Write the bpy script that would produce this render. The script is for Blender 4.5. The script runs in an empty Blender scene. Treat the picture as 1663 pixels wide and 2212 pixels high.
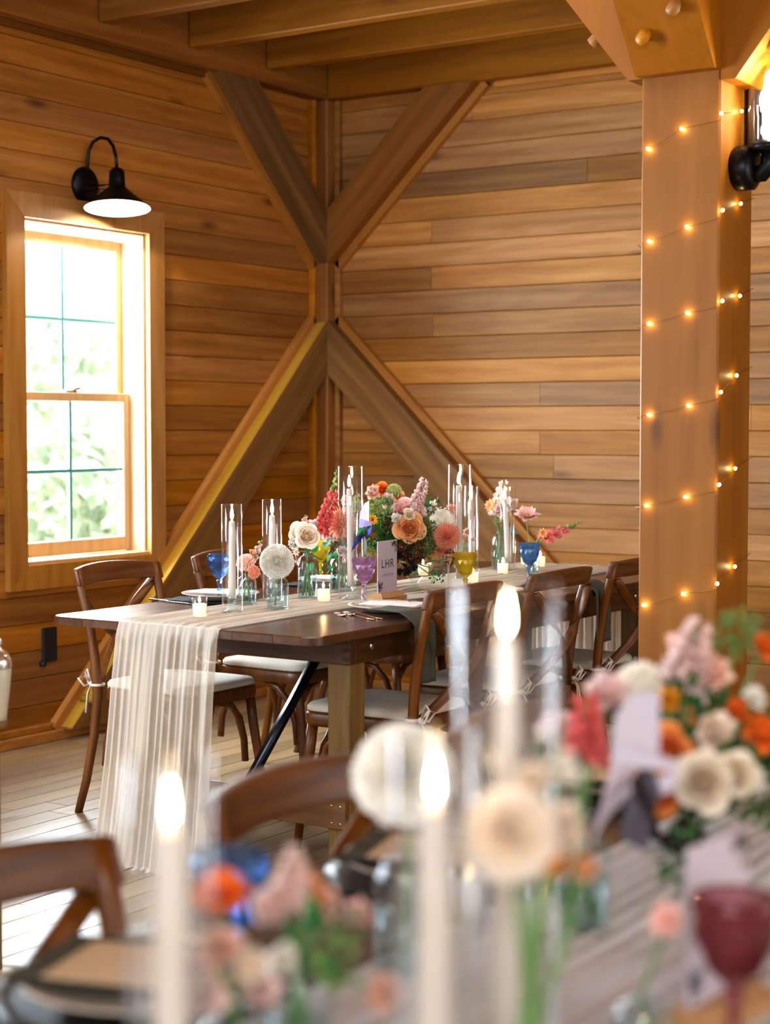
import bpy, math, random
from mathutils import Vector, Matrix, Quaternion
random.seed(7)
V = Vector
PI = math.pi
col = bpy.context.scene.collection
# ------------------------------------------------------------------ camera model
F = 3734.0
CAM = V((5.38, -7.5, 1.37))
YAW = math.radians(33.6)
PITCH = math.atan(186.0 / F)
FH = V((-math.sin(YAW), math.cos(YAW), 0))
RT = V((math.cos(YAW), math.sin(YAW), 0))
FW = FH * math.cos(PITCH) - V((0, 0, 1)) * math.sin(PITCH)
UP = FH * math.sin(PITCH) + V((0, 0, 1)) * math.cos(PITCH)

def ray(px, py):
    return FW * F + RT * (px - 831.5) - UP * (py - 1106)
def P(px, py, d):            # photo direction + distance into the room -> point
    r = ray(px, py)
    return CAM + r * (d / r.dot(FH))
def PZ(px, py, z):
    r = ray(px, py)
    return CAM + r * ((z - CAM.z) / r.z)
def PX(px, py, x):
    r = ray(px, py)
    return CAM + r * ((x - CAM.x) / r.x)
def PY(px, py, y):
    r = ray(px, py)
    return CAM + r * ((y - CAM.y) / r.y)
def on(px, d, z):            # column of the photo, distance, height
    p = P(px, 920, d)
    return V((p.x, p.y, z))

# ------------------------------------------------------------------ materials
def new_mat(name):
    m = bpy.data.materials.new(name)
    m.use_nodes = True
    nt = m.node_tree
    nt.nodes.clear()
    return m, nt, nt.nodes, nt.links
def N(nt, typ, **kw):
    n = nt.nodes.new(typ)
    for k, v in kw.items():
        setattr(n, k, v)
    return n
def c4(c):
    return (c[0], c[1], c[2], 1)

def wood(name, c_dark, c_mid, c_light, axis='X', rough=.55, scale=1.0, tonal=.35, knots=.6, spec=.4, gray=None):
    m, nt, nodes, L = new_mat(name)
    out = N(nt, 'ShaderNodeOutputMaterial')
    bs = N(nt, 'ShaderNodeBsdfPrincipled')
    tc = N(nt, 'ShaderNodeTexCoord')
    at = N(nt, 'ShaderNodeAttribute'); at.attribute_name = 'tone'
    mul = N(nt, 'ShaderNodeVectorMath', operation='MULTIPLY')
    s = {'X': (.7, 9, 9), 'Y': (9, .7, 9), 'Z': (9, 9, .7)}[axis]
    mul.inputs[1].default_value = [q * scale for q in s]
    L.new(tc.outputs['Object'], mul.inputs[0])
    off = N(nt, 'ShaderNodeVectorMath', operation='MULTIPLY_ADD')
    off.inputs[1].default_value = (37, 53, 71)
    L.new(at.outputs['Color'], off.inputs[0]); L.new(mul.outputs[0], off.inputs[2])
    n1 = N(nt, 'ShaderNodeTexNoise'); n1.inputs['Scale'].default_value = 1.6; n1.inputs['Detail'].default_value = 5; n1.inputs['Roughness'].default_value = .62; n1.inputs['Distortion'].default_value = .9
    L.new(off.outputs[0], n1.inputs['Vector'])
    n2 = N(nt, 'ShaderNodeTexNoise'); n2.inputs['Scale'].default_value = 9; n2.inputs['Detail'].default_value = 3
    L.new(off.outputs[0], n2.inputs['Vector'])
    wv = N(nt, 'ShaderNodeTexWave', wave_type='RINGS'); wv.inputs['Scale'].default_value = .55; wv.inputs['Distortion'].default_value = 5; wv.inputs['Detail'].default_value = 2
    L.new(off.outputs[0], wv.inputs['Vector'])
    a = N(nt, 'ShaderNodeMath', operation='MULTIPLY_ADD'); a.inputs[1].default_value = .25
    L.new(n2.outputs['Fac'], a.inputs[0]); L.new(n1.outputs['Fac'], a.inputs[2])
    b = N(nt, 'ShaderNodeMath', operation='MULTIPLY_ADD'); b.inputs[1].default_value = .13
    L.new(wv.outputs['Fac'], b.inputs[0]); L.new(a.outputs[0], b.inputs[2])
    rp = N(nt, 'ShaderNodeValToRGB')
    e = rp.color_ramp.elements
    e[0].position = .30; e[0].color = c4(c_dark); e[1].position = 1.0; e[1].color = c4(c_light)
    q = e.new(.66); q.color = c4(c_mid)
    L.new(b.outputs[0], rp.inputs[0])
    # knots: sparse dark spots
    kv = N(nt, 'ShaderNodeVectorMath', operation='MULTIPLY'); ks = {'X': (1.6, 5, 5), 'Y': (5, 1.6, 5), 'Z': (5, 5, 1.6)}[axis]
    kv.inputs[1].default_value = ks
    L.new(tc.outputs['Object'], kv.inputs[0])
    kd = N(nt, 'ShaderNodeVectorMath', operation='MULTIPLY_ADD'); kd.inputs[1].default_value = (11, 17, 23)
    L.new(at.outputs['Color'], kd.inputs[0]); L.new(kv.outputs[0], kd.inputs[2])
    vo = N(nt, 'ShaderNodeTexVoronoi'); vo.inputs['Scale'].default_value = .9
    L.new(kd.outputs[0], vo.inputs['Vector'])
    kr = N(nt, 'ShaderNodeMapRange'); kr.inputs['From Min'].default_value = .03; kr.inputs['From Max'].default_value = .13
    kr.inputs['To Min'].default_value = 1 - knots; kr.inputs['To Max'].default_value = 1
    L.new(vo.outputs['Distance'], kr.inputs['Value'])
    # tone per board
    sp = N(nt, 'ShaderNodeSeparateColor'); L.new(at.outputs['Color'], sp.inputs[0])
    tr = N(nt, 'ShaderNodeMapRange'); tr.inputs['To Min'].default_value = 1 - tonal; tr.inputs['To Max'].default_value = 1 + tonal
    L.new(sp.outputs[0], tr.inputs['Value'])
    kk = N(nt, 'ShaderNodeMath', operation='MULTIPLY'); L.new(kr.outputs[0], kk.inputs[0]); L.new(tr.outputs[0], kk.inputs[1])
    sr = N(nt, 'ShaderNodeMapRange'); sr.inputs['To Min'].default_value = 1.0; sr.inputs['To Max'].default_value = 1.16
    L.new(sp.outputs[1], sr.inputs['Value'])
    hsv = N(nt, 'ShaderNodeHueSaturation')
    L.new(rp.outputs[0], hsv.inputs['Color']); L.new(kk.outputs[0], hsv.inputs['Value']); L.new(sr.outputs[0], hsv.inputs['Saturation'])
    L.new(hsv.outputs[0], bs.inputs['Base Color'])
    bs.inputs['Roughness'].default_value = rough
    bs.inputs['Specular IOR Level'].default_value = spec
    bp = N(nt, 'ShaderNodeBump'); bp.inputs['Strength'].default_value = .12; bp.inputs['Distance'].default_value = .004
    L.new(b.outputs[0], bp.inputs['Height']); L.new(bp.outputs[0], bs.inputs['Normal'])
    L.new(bs.outputs[0], out.inputs[0])
    return m

def plain(name, c, rough=.5, metal=0, spec=.5, emit=None, es=0, noise=.12, nscale=40, bump=0, sss=0, trans=0):
    m, nt, nodes, L = new_mat(name)
    out = N(nt, 'ShaderNodeOutputMaterial'); bs = N(nt, 'ShaderNodeBsdfPrincipled')
    tc = N(nt, 'ShaderNodeTexCoord'); nz = N(nt, 'ShaderNodeTexNoise'); nz.inputs['Scale'].default_value = nscale; nz.inputs['Detail'].default_value = 3
    L.new(tc.outputs['Object'], nz.inputs['Vector'])
    mr = N(nt, 'ShaderNodeMapRange'); mr.inputs['To Min'].default_value = 1 - noise; mr.inputs['To Max'].default_value = 1 + noise
    L.new(nz.outputs['Fac'], mr.inputs['Value'])
    h = N(nt, 'ShaderNodeHueSaturation'); h.inputs['Color'].default_value = c4(c); L.new(mr.outputs[0], h.inputs['Value'])
    L.new(h.outputs[0], bs.inputs['Base Color'])
    bs.inputs['Roughness'].default_value = rough; bs.inputs['Metallic'].default_value = metal; bs.inputs['Specular IOR Level'].default_value = spec
    if emit:
        bs.inputs['Emission Color'].default_value = c4(emit); bs.inputs['Emission Strength'].default_value = es
    if bump:
        bp = N(nt, 'ShaderNodeBump'); bp.inputs['Strength'].default_value = bump; bp.inputs['Distance'].default_value = .003
        L.new(nz.outputs['Fac'], bp.inputs['Height']); L.new(bp.outputs[0], bs.inputs['Normal'])
    if trans:
        tl = N(nt, 'ShaderNodeBsdfTranslucent'); L.new(h.outputs[0], tl.inputs[0]); mx = N(nt, 'ShaderNodeMixShader'); mx.inputs[0].default_value = trans
        L.new(bs.outputs[0], mx.inputs[1]); L.new(tl.outputs[0], mx.inputs[2]); L.new(mx.outputs[0], out.inputs[0])
    else:
        L.new(bs.outputs[0], out.inputs[0])
    return m

def emitter(name, c, s):
    m, nt, nodes, L = new_mat(name)
    out = N(nt, 'ShaderNodeOutputMaterial'); e = N(nt, 'ShaderNodeEmission')
    e.inputs[0].default_value = c4(c); e.inputs[1].default_value = s
    L.new(e.outputs[0], out.inputs[0]); return m

def thin_glass(name, tint=(1, 1, 1), refl=1.0, rough=.02, base=.03):
    m, nt, nodes, L = new_mat(name)
    out = N(nt, 'ShaderNodeOutputMaterial'); t = N(nt, 'ShaderNodeBsdfTransparent'); g = N(nt, 'ShaderNodeBsdfGlossy')
    t.inputs[0].default_value = c4(tint); g.inputs['Roughness'].default_value = rough; g.inputs['Color'].default_value = (1, 1, 1, 1)
    lw = N(nt, 'ShaderNodeLayerWeight'); lw.inputs[0].default_value = .5
    p = N(nt, 'ShaderNodeMath', operation='POWER'); p.inputs[1].default_value = 4
    L.new(lw.outputs['Facing'], p.inputs[0])
    ma = N(nt, 'ShaderNodeMath', operation='MULTIPLY_ADD'); ma.inputs[1].default_value = .6 * refl; ma.inputs[2].default_value = base
    L.new(p.outputs[0], ma.inputs[0])
    mx = N(nt, 'ShaderNodeMixShader'); L.new(ma.outputs[0], mx.inputs[0]); L.new(t.outputs[0], mx.inputs[1]); L.new(g.outputs[0], mx.inputs[2])
    L.new(mx.outputs[0], out.inputs[0]); return m

def goblet_glass(name, c, body, ior=1.42):
    m, nt, nodes, L = new_mat(name)
    out = N(nt, 'ShaderNodeOutputMaterial'); g = N(nt, 'ShaderNodeBsdfGlass'); g.inputs[0].default_value = c4(c); g.inputs['IOR'].default_value = ior; g.inputs['Roughness'].default_value = .03
    t = N(nt, 'ShaderNodeBsdfTransparent'); t.inputs[0].default_value = c4(c)
    tl = N(nt, 'ShaderNodeBsdfTranslucent'); tl.inputs[0].default_value = c4([q ** 2.2 for q in c])
    mx = N(nt, 'ShaderNodeMixShader'); mx.inputs[0].default_value = .42
    L.new(g.outputs[0], mx.inputs[1]); L.new(t.outputs[0], mx.inputs[2])
    m2 = N(nt, 'ShaderNodeMixShader'); m2.inputs[0].default_value = body
    L.new(mx.outputs[0], m2.inputs[1]); L.new(tl.outputs[0], m2.inputs[2])
    L.new(m2.outputs[0], out.inputs[0]); return m

PETALS = {}
def petal(c0, c1, trans=.3):
    k = (c0, c1, trans)
    if k in PETALS: return PETALS[k]
    m, nt, nodes, L = new_mat('petal_mat')
    out = N(nt, 'ShaderNodeOutputMaterial'); bs = N(nt, 'ShaderNodeBsdfPrincipled'); tl = N(nt, 'ShaderNodeBsdfTranslucent')
    at = N(nt, 'ShaderNodeAttribute'); at.attribute_name = 'tone'
    sp = N(nt, 'ShaderNodeSeparateColor'); L.new(at.outputs['Color'], sp.inputs[0])
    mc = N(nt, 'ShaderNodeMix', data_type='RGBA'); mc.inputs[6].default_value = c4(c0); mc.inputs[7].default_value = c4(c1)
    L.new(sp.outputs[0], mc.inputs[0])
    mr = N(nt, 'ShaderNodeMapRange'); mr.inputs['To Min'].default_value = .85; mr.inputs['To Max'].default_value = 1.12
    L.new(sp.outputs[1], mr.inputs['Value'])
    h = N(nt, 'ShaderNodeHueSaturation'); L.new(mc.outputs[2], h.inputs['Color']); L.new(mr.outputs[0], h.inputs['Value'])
    L.new(h.outputs[0], bs.inputs['Base Color']); L.new(h.outputs[0], tl.inputs[0])
    bs.inputs['Roughness'].default_value = .65; bs.inputs['Specular IOR Level'].default_value = .25
    mx = N(nt, 'ShaderNodeMixShader'); mx.inputs[0].default_value = trans
    L.new(bs.outputs[0], mx.inputs[1]); L.new(tl.outputs[0], mx.inputs[2]); L.new(mx.outputs[0], out.inputs[0])
    PETALS[k] = m
    return m

def cheesecloth(name, c, lo, hi):
    m, nt, nodes, L = new_mat(name)
    out = N(nt, 'ShaderNodeOutputMaterial'); d = N(nt, 'ShaderNodeBsdfDiffuse'); d.inputs[0].default_value = c4(c)
    tl = N(nt, 'ShaderNodeBsdfTranslucent'); tl.inputs[0].default_value = c4(c)
    tp = N(nt, 'ShaderNodeBsdfTransparent')
    tc = N(nt, 'ShaderNodeTexCoord')
    mp = N(nt, 'ShaderNodeVectorMath', operation='MULTIPLY'); mp.inputs[1].default_value = (420, 160, 160)
    L.new(tc.outputs['Object'], mp.inputs[0])
    nz = N(nt, 'ShaderNodeTexNoise'); nz.inputs['Scale'].default_value = 1; nz.inputs['Detail'].default_value = 2
    L.new(mp.outputs[0], nz.inputs['Vector'])
    at = N(nt, 'ShaderNodeAttribute'); at.attribute_name = 'tone'
    sp = N(nt, 'ShaderNodeSeparateColor'); L.new(at.outputs['Color'], sp.inputs[0])
    ad = N(nt, 'ShaderNodeMath', operation='MULTIPLY_ADD'); ad.inputs[1].default_value = .35; L.new(nz.outputs['Fac'], ad.inputs[0]); L.new(sp.outputs[0], ad.inputs[2])
    mr = N(nt, 'ShaderNodeMapRange'); mr.inputs['From Min'].default_value = .1; mr.inputs['From Max'].default_value = 1.1
    mr.inputs['To Min'].default_value = lo; mr.inputs['To Max'].default_value = hi
    L.new(ad.outputs[0], mr.inputs['Value'])
    bp = N(nt, 'ShaderNodeBump'); bp.inputs['Strength'].default_value = .25; bp.inputs['Distance'].default_value = .002
    L.new(nz.outputs['Fac'], bp.inputs['Height']); L.new(bp.outputs[0], d.inputs['Normal'])
    m1 = N(nt, 'ShaderNodeMixShader'); m1.inputs[0].default_value = .25; L.new(d.outputs[0], m1.inputs[1]); L.new(tl.outputs[0], m1.inputs[2])
    m2 = N(nt, 'ShaderNodeMixShader'); L.new(mr.outputs[0], m2.inputs[0]); L.new(tp.outputs[0], m2.inputs[1]); L.new(m1.outputs[0], m2.inputs[2])
    L.new(m2.outputs[0], out.inputs[0]); return m

M = {}
M['wall_l'] = wood('wall_wood_left', (.19, .074, .017), (.315, .138, .038), (.43, .21, .07), 'Y', .5, 1.0, .30, .6, .35)
M['wall_r'] = wood('wall_wood_right', (.18, .078, .023), (.295, .142, .049), (.41, .225, .09), 'X', .5, 1.0, .34, .6, .35)
M['beam_x'] = wood('beam_wood', (.125, .05, .012), (.215, .09, .022), (.285, .132, .038), 'X', .55, .8, .25, .7, .3)
M['beam_y'] = wood('beam_wood_y', (.125, .05, .012), (.215, .09, .022), (.285, .132, .038), 'Y', .55, .8, .25, .7, .3)
M['beam_z'] = wood('beam_wood_z', (.13, .05, .013), (.225, .093, .024), (.30, .14, .042), 'Z', .55, .8, .25, .7, .3)
M['brace'] = wood('brace_wood', (.10, .052, .024), (.18, .10, .046), (.27, .16, .075), 'X', .6, .8, .25, .6, .3)
M['lit_edge_peg'] = wood('lit_edge_peg_wood', (.22, .12, .035), (.42, .26, .075), (.5, .33, .11), 'X', .6, .8, .2, .2, .3)  # paler brace wood with window light painted in; the peg shares it
M['post'] = wood('post_wood', (.19, .068, .009), (.28, .106, .014), (.33, .135, .024), 'Z', .5, .6, .15, .5, .35)
M['trim'] = wood('trim_wood', (.22, .09, .021), (.37, .16, .04), (.48, .235, .07), 'X', .5, 1, .2, .3, .35)
M['casing'] = wood('casing_wood', (.27, .125, .042), (.39, .20, .075), (.48, .27, .115), 'Z', .5, .9, .15, .4, .35)
M['pine'] = wood('pine_sash', (.46, .29, .15), (.56, .38, .22), (.63, .45, .28), 'Z', .45, 1, .1, .1, .35)
M['floor'] = wood('floor_wood', (.20, .135, .078), (.29, .21, .13), (.38, .285, .19), 'Y', .34, 1.2, .22, .5, .5)
M['table_top'] = wood('table_top_wood', (.036, .017, .009), (.072, .034, .018), (.12, .06, .033), 'Y', .27, 1.3, .2, .3, .6)
M['apron'] = wood('apron_wood', (.036, .014, .006), (.085, .036, .014), (.14, .062, .026), 'X', .4, 1.5, .2, .4, .4)
M['table_leg'] = wood('table_leg_wood', (.10, .058, .022), (.185, .115, .047), (.26, .17, .075), 'Z', .45, 1.2, .15, .4, .4)
M['chair'] = wood('chair_wood', (.065, .022, .006), (.128, .047, .013), (.20, .077, .023), 'Z', .40, 2.2, .2, .2, .5)
M['chair_x'] = wood('chair_rail_wood', (.065, .022, .006), (.135, .049, .013), (.205, .078, .023), 'Y', .40, 2.2, .2, .2, .5)
M['cushion'] = plain('cushion_cloth', (.62, .56, .46), .85, noise=.1, nscale=300, bump=.2)
M['tie'] = plain('tie_cloth', (.66, .58, .5), .9)
M['black'] = plain('black_iron', (.012, .011, .014), .35, .6, noise=.1)
M['blackp'] = plain('black_plastic', (.012, .011, .016), .5)
M['steel'] = plain('steel', (.6, .6, .6), .25, 1)
M['rosegold'] = plain('copper_cutlery', (.75, .45, .36), .18, 1)
M['wax'] = plain('candle_wax', (.70, .63, .57), .5, noise=.03, trans=.2, emit=(1, .72, .5), es=.05)
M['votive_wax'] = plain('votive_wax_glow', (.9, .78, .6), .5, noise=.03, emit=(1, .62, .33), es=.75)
M['wick'] = plain('wick', (.02, .015, .01), .9)
M['flame'] = emitter('flame', (1, .72, .38), 55)
M['flame_dim'] = emitter('flame_dim', (1, .58, .24), 2.2)
M['bulb'] = emitter('fairy_bulb', (1, .78, .36), 45)
M['lamp_white'] = plain('lamp_enamel', (.95, .97, .97), .4, emit=(.86, 1, .97), es=2.2, noise=.01)
M['filament'] = emitter('sconce_bulb', (1, .86, .7), 9)
M['glass'] = thin_glass('clear_glass', (.985, .99, .99), 1.0, .02, .045)
M['pane'] = thin_glass('window_glass', (.97, .985, .98), .5)
M['vase'] = thin_glass('vase_glass', (.93, .965, .97), 1.0)
M['water'] = thin_glass('water', (.88, .94, .95), .5, base=.05)
M['g_blue'] = goblet_glass('blue_glass', (.60, .75, .94), .04)
M['g_purple'] = goblet_glass('purple_glass', (.91, .78, .92), .03)
M['g_plum'] = goblet_glass('plum_glass', (.80, .58, .60), .05)
M['g_yellow'] = goblet_glass('yellow_glass', (.99, .93, .50), .16)
M['cloth'] = cheesecloth('cheesecloth', (.80, .71, .60), .52, .97)
M['cloth_lit'] = cheesecloth('cheesecloth_lit', (.88, .86, .86), .62, 1.0)  # same cheesecloth, whitened to carry the cool light on the near table
M['plate'] = plain('plate_cream', (.72, .63, .54), .25, noise=.04)
M['plate_p'] = plain('plate_pattern', (.05, .045, .04), .3)
M['paper'] = plain('paper_white', (.78, .76, .76), .7, noise=.02)
M['kraft'] = plain('kraft_card', (.62, .44, .27), .8, noise=.05)
M['lilac'] = plain('paper_lilac', (.66, .58, .64), .7, noise=.02, trans=.2)
M['ink'] = plain('ink', (.06, .055, .055), .8)
M['inkred'] = plain('ink_mauve', (.38, .2, .2), .8)
M['pgreen'] = plain('paper_green', (.06, .36, .12), .6)
M['pblue'] = plain('paper_blue', (.04, .06, .42), .6)
M['pviolet'] = plain('paper_violet', (.22, .17, .38), .6)
M['pdark'] = plain('paper_dark', (.03, .012, .02), .6)
M['napkin'] = plain('napkin_green', (.075, .075, .055), .9, noise=.15, nscale=200, bump=.2)
M['napkin_k'] = plain('napkin_black', (.018, .019, .02), .85)
M['charger'] = plain('charger_dark', (.03, .028, .022), .4)
M['block'] = wood('sign_block', (.35, .18, .08), (.48, .27, .13), (.55, .33, .18), 'X', .5, 3, .1, .1)
M['stem'] = plain('stem_green', (.13, .26, .07), .5, noise=.25)
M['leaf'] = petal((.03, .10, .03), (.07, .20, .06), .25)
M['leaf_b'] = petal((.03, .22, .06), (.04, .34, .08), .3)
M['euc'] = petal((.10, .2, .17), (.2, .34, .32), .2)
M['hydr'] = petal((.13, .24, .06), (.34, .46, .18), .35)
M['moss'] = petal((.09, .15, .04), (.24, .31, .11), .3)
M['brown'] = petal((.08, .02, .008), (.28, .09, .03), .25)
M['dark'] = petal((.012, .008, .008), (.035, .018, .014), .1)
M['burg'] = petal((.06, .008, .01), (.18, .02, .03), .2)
M['gold'] = plain('flower_heart', (.38, .26, .04), .8, noise=.4, nscale=300)
M['brownheart'] = plain('flower_heart_dark', (.07, .03, .01), .8)
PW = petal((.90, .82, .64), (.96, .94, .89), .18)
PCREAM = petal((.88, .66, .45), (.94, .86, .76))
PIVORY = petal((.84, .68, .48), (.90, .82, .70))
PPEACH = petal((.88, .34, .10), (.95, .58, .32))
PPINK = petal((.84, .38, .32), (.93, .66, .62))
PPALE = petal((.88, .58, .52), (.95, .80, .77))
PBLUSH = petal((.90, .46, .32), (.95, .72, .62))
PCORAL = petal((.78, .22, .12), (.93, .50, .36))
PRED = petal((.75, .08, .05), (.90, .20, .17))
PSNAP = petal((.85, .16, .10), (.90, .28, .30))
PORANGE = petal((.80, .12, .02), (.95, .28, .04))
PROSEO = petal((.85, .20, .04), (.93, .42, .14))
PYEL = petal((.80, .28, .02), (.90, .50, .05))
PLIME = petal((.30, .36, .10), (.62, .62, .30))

# ------------------------------------------------------------------ mesh builder
class MB:
    def __init__(s):
        s.v = []; s.f = []; s.t = []; s.sm = []
    def add(s, vs, fs, tone=None, smooth=False):
        b = len(s.v)
        s.v += [tuple(q) for q in vs]
        for f in fs:
            s.f.append(tuple(i + b for i in f)); s.sm.append(smooth)
        if tone is None:
            tone = (random.random(), random.random(), random.random())
        if isinstance(tone, tuple): s.t += [tone] * len(vs)
        else: s.t += tone
        return s
    def box(s, lo, hi, tone=None, mat=None, ch=0):
        x0, y0, z0 = lo; x1, y1, z1 = hi
        if ch:
            vs = []
            fs = []
            h = (V(hi) - V(lo)) / 2; c = (V(hi) + V(lo)) / 2
            ch = min(ch, min(h) * .45)
            idx = {}
            for sx in (-1, 1):
                for sy in (-1, 1):
                    for sz in (-1, 1):
                        for ax in range(3):
                            p = [sx * h[0], sy * h[1], sz * h[2]]
                            for k in range(3):
                                if k != ax: p[k] -= (sx, sy, sz)[k] * ch
                            idx[(sx, sy, sz, ax)] = len(vs); vs.append(V(p) + c)
            for ax in range(3):
                o1, o2 = (ax + 1) % 3, (ax + 2) % 3
                for sg in (-1, 1):
                    q = []
                    for a, b in ((-1, -1), (1, -1), (1, 1), (-1, 1)):
                        k = [0, 0, 0]; k[ax] = sg; k[o1] = a; k[o2] = b
                        q.append(idx[(k[0], k[1], k[2], ax)])
                    fs.append(q if sg > 0 else q[::-1])
            for ax in range(3):
                o1, o2 = (ax + 1) % 3, (ax + 2) % 3
                for a in (-1, 1):
                    for b in (-1, 1):
                        k0 = [0, 0, 0]; k1 = [0, 0, 0]
                        k0[ax] = -1; k1[ax] = 1
                        for k in (k0, k1): k[o1] = a; k[o2] = b
                        q = [idx[(*k0, o1)], idx[(*k1, o1)], idx[(*k1, o2)], idx[(*k0, o2)]]
                        fs.append(q if a * b < 0 else q[::-1])
            for sx in (-1, 1):
                for sy in (-1, 1):
                    for sz in (-1, 1):
                        q = [idx[(sx, sy, sz, 0)], idx[(sx, sy, sz, 1)], idx[(sx, sy, sz, 2)]]
                        fs.append(q if sx * sy * sz > 0 else q[::-1])
        else:
            vs = [V(q) for q in ((x0, y0, z0), (x1, y0, z0), (x1, y1, z0), (x0, y1, z0), (x0, y0, z1), (x1, y0, z1), (x1, y1, z1), (x0, y1, z1))]
            fs = [(0, 3, 2, 1), (4, 5, 6, 7), (0, 1, 5, 4), (1, 2, 6, 5), (2, 3, 7, 6), (3, 0, 4, 7)]
        if mat is not None: vs = [mat @ V(q) for q in vs]
        return s.add(vs, fs, tone)
    def prism(s, pts, d, tone=None):        # planar polygon extruded by vector d
        n = len(pts); pts = [V(p) for p in pts]
        vs = pts + [p + V(d) for p in pts]
        fs = [tuple(range(n))[::-1], tuple(range(n, 2 * n))] + [(i, (i + 1) % n, n + (i + 1) % n, n + i) for i in range(n)]
        return s.add(vs, fs, tone)
    def tube(s, path, r, seg=8, tone=None, cap=True, flat=1.0, upv=None):
        path = [V(p) for p in path]; n = len(path)
        rs = r if isinstance(r, (list, tuple)) else [r] * n
        vs = []; fs = []
        ref = V(upv) if upv else V((.31, .17, .93))
        for i, p in enumerate(path):
            t = (path[min(i + 1, n - 1)] - path[max(i - 1, 0)]).normalized()
            a = ref - t * ref.dot(t)
            if a.length < 1e-4: a = V((1, 0, 0)) - t * t.x
            a.normalize(); b = t.cross(a)
            if not upv: ref = a
            for k in range(seg):
                an = 2 * PI * k / seg
                vs.append(p + a * (math.cos(an) * rs[i]) + b * (math.sin(an) * rs[i] * flat))
        for i in range(n - 1):
            for k in range(seg):
                fs.append((i * seg + k, i * seg + (k + 1) % seg, (i + 1) * seg + (k + 1) % seg, (i + 1) * seg + k))
        if cap:
            fs.append(tuple(range(seg))[::-1]); fs.append(tuple((n - 1) * seg + k for k in range(seg)))
        return s.add(vs, fs, tone, True)
    def lathe(s, prof, seg=24, c=(0, 0, 0), tone=None, mat=None, facet=None, smooth=True):
        vs = []; fs = []; c = V(c)
        for i, (r, z) in enumerate(prof):
            for k in range(seg):
                an = 2 * PI * (k + (.5 * (i % 2) if facet else 0)) / seg
                q = V((r * math.cos(an), r * math.sin(an), z))
                vs.append(c + (mat @ q if mat is not None else q))
        n = len(prof)
        for i in range(n - 1):
            for k in range(seg):
                a, b = i * seg + k, i * seg + (k + 1) % seg
                d, e = (i + 1) * seg + k, (i + 1) * seg + (k + 1) % seg
                if facet:
                    if i % 2 == 0: fs += [(a, b, d), (b, e, d)]
                    else: fs += [(a, e, d), (a, b, e)]
                else: fs.append((a, b, e, d))
        return s.add(vs, fs, tone, smooth)
    def grid(s, fn, nu, nv, tone=None, smooth=True):
        vs = [fn(i / nu, j / nv) for j in range(nv + 1) for i in range(nu + 1)]
        fs = [(j * (nu + 1) + i, j * (nu + 1) + i + 1, (j + 1) * (nu + 1) + i + 1, (j + 1) * (nu + 1) + i) for j in range(nv) for i in range(nu)]
        return s.add(vs, fs, tone, smooth)
    def sphere(s, c, r, seg=10, rings=6, tone=None, sc=(1, 1, 1)):
        prof = [(max(1e-4, r * math.sin(PI * i / rings)), -r * math.cos(PI * i / rings)) for i in range(rings + 1)]
        m = Matrix.Diagonal(V(sc))
        return s.lathe(prof, seg, c, tone, m)
    def build(s, name, mat, parent=None, loc=None):
        me = bpy.data.meshes.new(name)
        vs = s.v
        if loc is not None:
            lx, ly, lz = loc
            vs = [(x - lx, y - ly, z - lz) for x, y, z in vs]
        me.from_pydata(vs, [], s.f)
        me.polygons.foreach_set('use_smooth', s.sm)
        a = me.attributes.new('tone', 'FLOAT_COLOR', 'POINT')
        flat = []
        for t in s.t: flat += [t[0], t[1], t[2], 1]
        a.data.foreach_set('color', flat)
        me.materials.append(mat)
        me.validate()
        o = bpy.data.objects.new(name, me); col.objects.link(o)
        if loc is not None and parent is None: o.location = loc
        if parent is not None: o.parent = parent
        return o

def tag(o, label=None, cat=None, group=None, kind=None):
    if label: o['label'] = label
    if cat: o['category'] = cat
    if group: o['group'] = group
    if kind: o['kind'] = kind
    return o
def empty(name, loc=(0, 0, 0), rz=0, label=None, cat=None, group=None, kind=None):
    o = bpy.data.objects.new(name, None); col.objects.link(o); o.location = loc; o.rotation_euler = (0, 0, rz)
    o.empty_display_size = .05
    return tag(o, label, cat, group, kind)
def copy_tree(o, loc=None, rz=None, parent=None, label=None, group=None):
    c = o.copy(); col.objects.link(c)
    if parent is not None: c.parent = parent
    if loc is not None: c.location = loc
    if rz is not None: c.rotation_euler = (0, 0, rz)
    if label: c['label'] = label
    if group: c['group'] = group
    for ch in [q for q in bpy.data.objects if q.parent == o]: copy_tree(ch, parent=c)
    return c
def struct(o): o['kind'] = 'structure'; return o

# ================================================================== THE ROOM
BZ = 3.068        # underside of the wall plates
PR = .10         # how far timbers stand proud of the boards
H = .1187        # board height
def boards(mb, u0, u1, z0, z1, zphase, place, hole=None, joints=None):
    k = math.floor((z0 - zphase) / H)
    while True:
        a = zphase + k * H; b = a + H
        if a >= z1: break
        lo, hi = max(a, z0), min(b, z1)
        if hi - lo > .01:
            segs = [(u0, u1)]
            if hole and hi > hole[2] + .005 and lo < hole[3] - .005:
                segs = [(u0, hole[0]), (hole[1], u1)]
            for (s0, s1) in segs:
                js = sorted(j for j in joints(k) if s0 + .1 < j < s1 - .1)
                ed = [s0] + js + [s1]
                for e0, e1 in zip(ed[:-1], ed[1:]):
                    place(mb, e0, e1, lo, hi)
        k += 1
T0, T1 = .006, .0045
def left_board(mb, a, b, lo, hi):
    vs = [V((-.006, a, lo)), V((-.006, b, lo)), V((-.006, b, hi)), V((-.006, a, hi)),
          V((0, a + .001, lo + .0035)), V((0, b - .001, lo + .0035)), V((0, b - .001, hi - .0035)), V((0, a + .001, hi - .0035))]
    mb.add(vs, [(4, 5, 6, 7), (0, 1, 5, 4), (1, 2, 6, 5), (2, 3, 7, 6), (3, 0, 4, 7)])
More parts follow.
